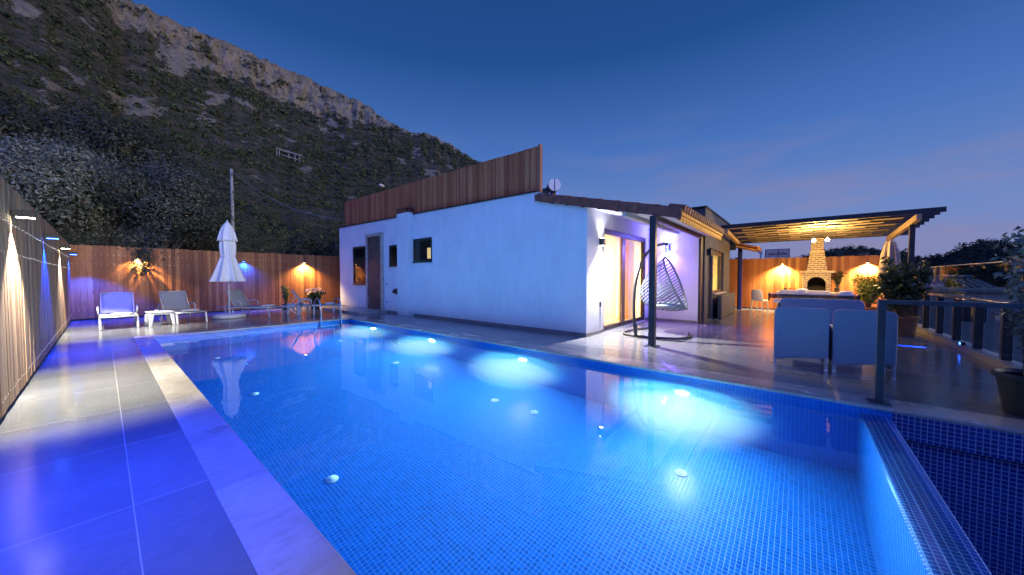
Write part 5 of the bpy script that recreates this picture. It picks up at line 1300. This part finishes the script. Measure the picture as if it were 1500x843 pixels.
# utility pole and cable
up=thing('utility_pole','bare concrete utility pole rising behind the white parasol','utility pole',(6.9,35.3,-.8))
MB().tube([(0,0,-.5),(0,0,10.9)],[.15,.095],12).build('pole_shaft',M_plain('pale concrete pole',(.36,.34,.31),.8,0,4,.12,.1),up,smooth=True)
MB().box(-.05,.05,-.25,.25,10.4,10.5).build('cross_arm',DARKM,up)
ca=MB(); A_=Vector((6.9,35.3,9.9)); B_=Vector((9.5,16.5,4.2)); ca.tube([A_.lerp(B_,k/16)-Vector((0,0,1.1*math.sin(PI*k/16))) for k in range(17)],.022,6)
tag(ca.build('power_cable',M_plain('grey cable',(.22,.21,.2),.6,0,5,.1,0),smooth=True),'slack power cable running from the utility pole down to the white house','cable')

# unfinished white house frame on the slope
def on_slope(u,v):
    a,e=pix_azel(u,v); i=int((math.degrees(a)+130)/207*(NA-1)); t=(e-e00)/(er[i]-e00); j=int(np.clip(t*(NTT-1),0,NTT-2)); return Vector(PH[i,j])
q0=on_slope(403,227); q1=on_slope(446,238); q1=Vector((q1.x,q1.y,q1.z)); q0.z+=.2
dirv=(q1-q0); Lr=dirv.length; dirv.normalize(); sc_=Lr/45
ru=thing('unfinished_house','white unfinished house frame with a long slab roof, high on the mountain slope','house',q0)
WC=M_plain('white painted concrete',(.36,.34,.32),.8,0,3,.1,.1)
nb=Vector((dirv.y,-dirv.x,0)).normalized()
out=-nb if (nb.dot(Vector((q0.x,q0.y,0)))>0) else nb
def rbar(m,a,b_,w_,h): m.bar(dirv*a[0]*sc_+out*a[1]*sc_+Vector((0,0,a[2]*sc_)),dirv*b_[0]*sc_+out*b_[1]*sc_+Vector((0,0,b_[2]*sc_)),w_*sc_,h*sc_)
m=MB(); rbar(m,(3,1,12),(45,1,12),10,1.1); m.build('roof_slab',WC,ru)
m=MB(); rbar(m,(9,4,11.5),(22,4,11.5),1.5,2.2); m.build('parapet',WC,ru)
m=MB(); rbar(m,(6,1,3.2),(45,1,2.6),8,.9); m.build('floor_slab',WC,ru)
for x in (4,8,23,33,40): m=MB(); rbar(m,(x,4,-6),(x,4,12),.8,.9); m.build('post',WC,ru)
m=MB(); rbar(m,(10,-6,7),(44,-6,7),.6,8); m.build('back_wall',DGREY,ru)
bo=on_slope(560,272)
bm_=MB(); rg2=random.Random(8)
bm_.lathe([(0,-.5),(1.0,-.3),(1.25,.2),(1.0,.8),(.5,1.15),(0,1.2)],(0,0,0),14,lambda a,i:1+.18*math.sin(3*a+i)+.08*math.sin(7*a+2*i)); o=bm_.build('boulder',M_plain('pale limestone',(.5,.46,.42),.9,0,2,.2,.4),smooth=True); o.location=bo; o.scale=(1.6,1.4,1.3); tag(o,'pale boulder beside the track on the slope above the roof fence','boulder')

# ------------------------------------------------------------------ wooded hills and neighbours to the right
HR=[(1040,384),(1070,376),(1095,378),(1120,382),(1150,376),(1175,372),(1205,366),(1235,360),(1262,358),(1290,364),(1320,367),(1345,374),(1362,378),(1385,371),(1402,361),(1420,353),(1443,347),(1468,352),(1500,353),(1560,345),(1640,352)]
hr=[(math.degrees(a),e) for a,e in (pix_azel(u,v+5) for u,v in HR)]
HA=np.array([70]+[h[0] for h in hr]+[125,150,175]); HE=np.array([hr[0][1]]+[h[1] for h in hr]+[.10,.08,.0])
NA2,NR2=260,46
az2=np.linspace(72,170,NA2); PHH=np.zeros((NA2,NR2,3))
for i,a in enumerate(az2):
    e=np.interp(a,HA,HE); Rr=230-60*min(1,max(0,(a-96)/12))
    for j in range(NR2):
        s=j/(NR2-1)
        if s<.8: q=s/.8; r=75+(Rr-75)*q; z=-4.7+(EYE+Rr*e+4.7)*q**1.15
        else: q=(s-.8)/.2; r=Rr+150*q; z=EYE+Rr*e-40*q
        z+=1.1*fr(r*math.sin(rad(a))*.035,r*math.cos(rad(a))*.035,2,.8,4)*(min(1,s*3))
        PHH[i,j]=(r*math.sin(rad(a)),r*math.cos(rad(a)),z)
idx=np.arange(NA2*NR2).reshape(NA2,NR2)
ho=np_mesh('hills',PHH.reshape(-1,3),np.stack([idx[:-1,:-1],idx[1:,:-1],idx[1:,1:],idx[:-1,1:]],-1).reshape(-1,4),M_plain('dark hill ground',(.030,.028,.020),.95,0,.1,.4,.3),smooth=True); struct(ho)
N=5200; rng=np.random.default_rng(21)
ii=rng.uniform(0,NA2*.62,N).astype(int); jj=(rng.uniform(.05,.83,N)*(NR2-1)).astype(int)
pos=PHH[ii,jj]+rng.normal(size=(N,3))*[1.5,1.5,0]; size=rng.uniform(.6,1.35,N)*(1+.4*(rng.uniform(size=N)>.9)); pos[:,2]+=size*.35
V,F=tufts(pos,size,34,.46,.6,.9,seed=6); o=np_mesh('hill_wood',V,F,M_leaf('dark pine wood',(.006,.009,.006),(.014,.019,.011),(.030,.037,.022),.9,0)); struct(o,'stuff','dark pine wood covering the low hills to the right','wood')

# neighbours below the terrace
BEI=M_plain('beige rendered wall',(.58,.46,.33),.85,0,1.5,.12,.1); GRW=M_plain('grey rendered wall',(.34,.31,.28),.85,0,1.5,.12,.1); WHW=M_plain('white rendered wall',(.66,.66,.68),.8,0,1.5,.08,.1)
DW_=M_plain('dark window pane',(.02,.025,.035),.15,0,4,.2,0); LITW=M_emit('lit far window',(1,.55,.2),2.2)
def nb(name,label,c,size,rz,wall,roofc,win,z0=-4.6,cat='house',lit=()):
    t=thing(name,label,cat,(c[0],c[1],z0),rz); sx,sy,h=size[0]/2,size[1]/2,size[2]
    MB().box(-sx,sx,-sy,sy,0,h).build('wall',wall,t)
    r=MB(); r.box(-sx-.2,sx+.2,-sy-.2,sy+.2,h,h+.18); r.build('roof',roofc,t)
    k=0
    for (y,z,w_,hh) in win:
        f=MB(); f.box(-sx-.05,-sx-.001,y-w_/2,y+w_/2,z,z+hh); o=f.build('window',WHW if wall is not WHW else GRW,t)
        MB().box(-sx-.07,-sx-.051,y-w_/2+.07,y+w_/2-.07,z+.07,z+hh-.07).build('pane',LITW if k in lit else DW_,o); k+=1
    return t
def PX(u,v,wd): p=P(u,v,wd); return (p.x,p.y)
n1=nb('neighbour_house','beige flat roofed neighbour house just beyond the glass railing',PX(1445,430,27),(9,12,4.9),rad(8),BEI,GRW,[(2.4,2.7,1.3,1.3),(-1.6,2.6,1.4,1.4),(-4.2,2.2,1.0,2.2)],lit=())
n2=nb('neighbour_house','white neighbour house with a blue grey side, behind the beige one',PX(1392,412,75),(5,5.0,6.2),rad(20),WHW,WHW,[(-1.2,3.8,1.4,1.0),(1.2,3.8,1.2,1.0)])
n3=nb('neighbour_house','long low shed with a pale teal roof below the dark hill',PX(1435,402,105),(14,24,7.3),rad(15),M_plain('dark teal shed wall',(.06,.10,.12),.7,0,1,.1,0),M_plain('pale teal roof',(.22,.32,.38),.5,0,1,.1,0),[(4,4,2,1.2)])
n4=nb('neighbour_house','small pale building between the terrace posts, left of the white house',PX(1361,418,60),(3,2.2,5.2),rad(15),WHW,GRW,[(0,3.0,.9,1.0)])
n5=nb('neighbour_house','grey house with a lit louvred window beyond the terrace corner',PX(1352,450,32),(5,3.6,4.4),rad(10),GRW,GRW,[(.3,1.0,1.6,2.6)],lit=())
lou=MB()
for k in range(13): lou.box(-2.62,-2.585,-.42,1.02,1.1+k*.19,1.1+k*.19+.07)
lou.build('lit_louvre',M_emit('lit louvre',(1,.82,.5),.9),n5)
n6=nb('neighbour_house','grey low house at the right edge beyond the glass railing',PX(1530,440,36),(9,10,4.6),rad(5),GRW,BEI,[(2,2,1.4,1.3),(-2,2,1.4,1.3)],lit=(0,))
# tilted solar panels with bright edges on the roof of the beige house
for i,(u,lab) in enumerate(((1409,'tilted rooftop solar panel, leftmost of four'),(1418,'tilted rooftop solar panel, second from the left of four'),(1432,'tilted rooftop solar panel, third from the left of four'),(1441,'tilted rooftop solar panel, rightmost of four'))):
    p=P(u,419,29); t=thing('solar_collector',lab,'solar panel',(p.x,p.y,.45),rad(-38),'solar panels on the beige roof')
    q=Matrix.Rotation(rad(32),3,'X')
    MB().obox((0,0,.42),(.50,1.25,.05),q).build('panel',M_plain('dark panel glass',(.02,.025,.03),.12,0,5,.2,0),t)
    m=MB(); m.obox(q@Vector((-.265,0,.0))+Vector((0,0,.425)),(.04,1.27,.07),q); m.obox(q@Vector((.265,0,0))+Vector((0,0,.425)),(.04,1.27,.07),q); m.build('edge_frame',M_plain('bright aluminium edge',(.8,.78,.7),.3,.2,5,.05,0),t)
    m=MB(); m.bar((-.2,.45,.02),(-.2,.45,.66),.03,.03); m.bar((.2,.45,.02),(.2,.45,.66),.03,.03); m.bar((-.2,-.45,.02),(-.2,-.45,.15),.03,.03); m.bar((.2,-.45,.02),(.2,-.45,.15),.03,.03); m.build('support',STEEL,t)
tl=P(1437,481,14); t=thing('garden_lamp','tiny orange lamp glowing low down beyond the glass railing','garden lamp',(tl.x,tl.y,-4.6))
MB().tube([(0,0,0),(0,0,tl.z+4.55)],.03,8).build('pole',DARKM,t); MB().lathe([(0,-.06),(.06,-.03),(.06,.03),(0,.06)],(0,0,tl.z+4.6),12).build('lamp_head',M_emit('orange lamp',(1,.42,.08),14),t)
# dish on a pole, billboard, small far things over the right fence
dp=P(1347,408,18); t=thing('satellite_dish','grey satellite dish on a pole beyond the terrace railing, seen nearly edge on','satellite dish',(dp.x,dp.y,-4.6))
zz=dp.z+4.6
MB().tube([(0,0,0),(0,0,zz-.1)],.035,10).build('pole',STEEL,t)
d_=MB().lathe([(0,0),(.22,.02),(.40,.08),(.52,.16),(.53,.16),(.41,.06),(.22,0),(0,-.02)],(0,0,0),28).build('dish',M_plain('grey dish',(.34,.32,.30),.6,0,5,.1,0),t,smooth=True); d_.location=(0,0,zz+.1); d_.rotation_euler=(rad(75),0,rad(150))
a_=MB(); a_.tube([(0,0,-.02),(.15,-.35,-.25),(.3,-.6,.05)],.016,6); o=a_.build('feed_arm',STEEL,t); o.location=(0,0,zz)
sg=thing('rooftop_sign','distant sign board in a thin frame seen over the right fence','sign',(60,2.4,-4.6))
fr_=MB(); 
for y in (-1.35,-.15,1.3): fr_.box(-.05,.05,y-.05,y+.05,0,9.85)
fr_.box(-.05,.05,-1.35,1.3,9.75,9.85); fr_.box(-.05,.05,-1.35,1.3,8.70,8.78); fr_.build('frame',M_plain('blue grey sign frame',(.06,.08,.14),.6,0,4,.1,0),sg)
MB().box(.02,.04,-1.3,1.25,8.79,9.74).build('panel',M_glass('faded sign sheet',(.55,.58,.68)),sg)
lt=MB()
rs=random.Random(4); y=1.0
while y>-1.15:
    w_=rs.uniform(.06,.13)
    if abs(y+.15)>.12: lt.box(-.0,.018,y-w_,y,9.02,9.30 if rs.random()<.7 else 9.38)
    y-=w_+.05
lt.build('lettering',M_plain('faded red lettering',(.30,.05,.06),.7,0,4,.1,0),sg)
tree('pine_tree','small dark tree on the skyline left of the distant sign',(70,6.6,-4.6),2.6,1.6,120,LEAF_D,60,30,.5,.35,.5,group=None)
wp=thing('chimney_pot','small pale rooftop vent just left of the distant sign','vent',(45,3.1,-4.6)); MB().tube([(0,0,0),(0,0,8.5)],.12,10).build('pipe',WHW,wp); MB().lathe([(0,8.5),(.28,8.5),(.22,8.9),(0,9.1)],(0,0,0),12).build('cowl',WHW,wp)

# ------------------------------------------------------------------ render set-up
vs_=scn.view_settings; vs_.view_transform='Standard'; vs_.look='None'; vs_.gamma=1; vs_.exposure=.4; vs_.use_curve_mapping=False
cy=scn.cycles; cy.use_denoising=True; cy.max_bounces=10; cy.diffuse_bounces=3; cy.glossy_bounces=4; cy.transmission_bounces=6; cy.transparent_max_bounces=10; cy.volume_bounces=1
cy.caustics_reflective=False; cy.caustics_refractive=True; cy.blur_glossy=.6; cy.sample_clamp_indirect=3; cy.sample_clamp_direct=0; cy.use_light_tree=True; cy.use_adaptive_sampling=False
try: cy.denoiser='OPENIMAGEDENOISE'
except Exception: pass
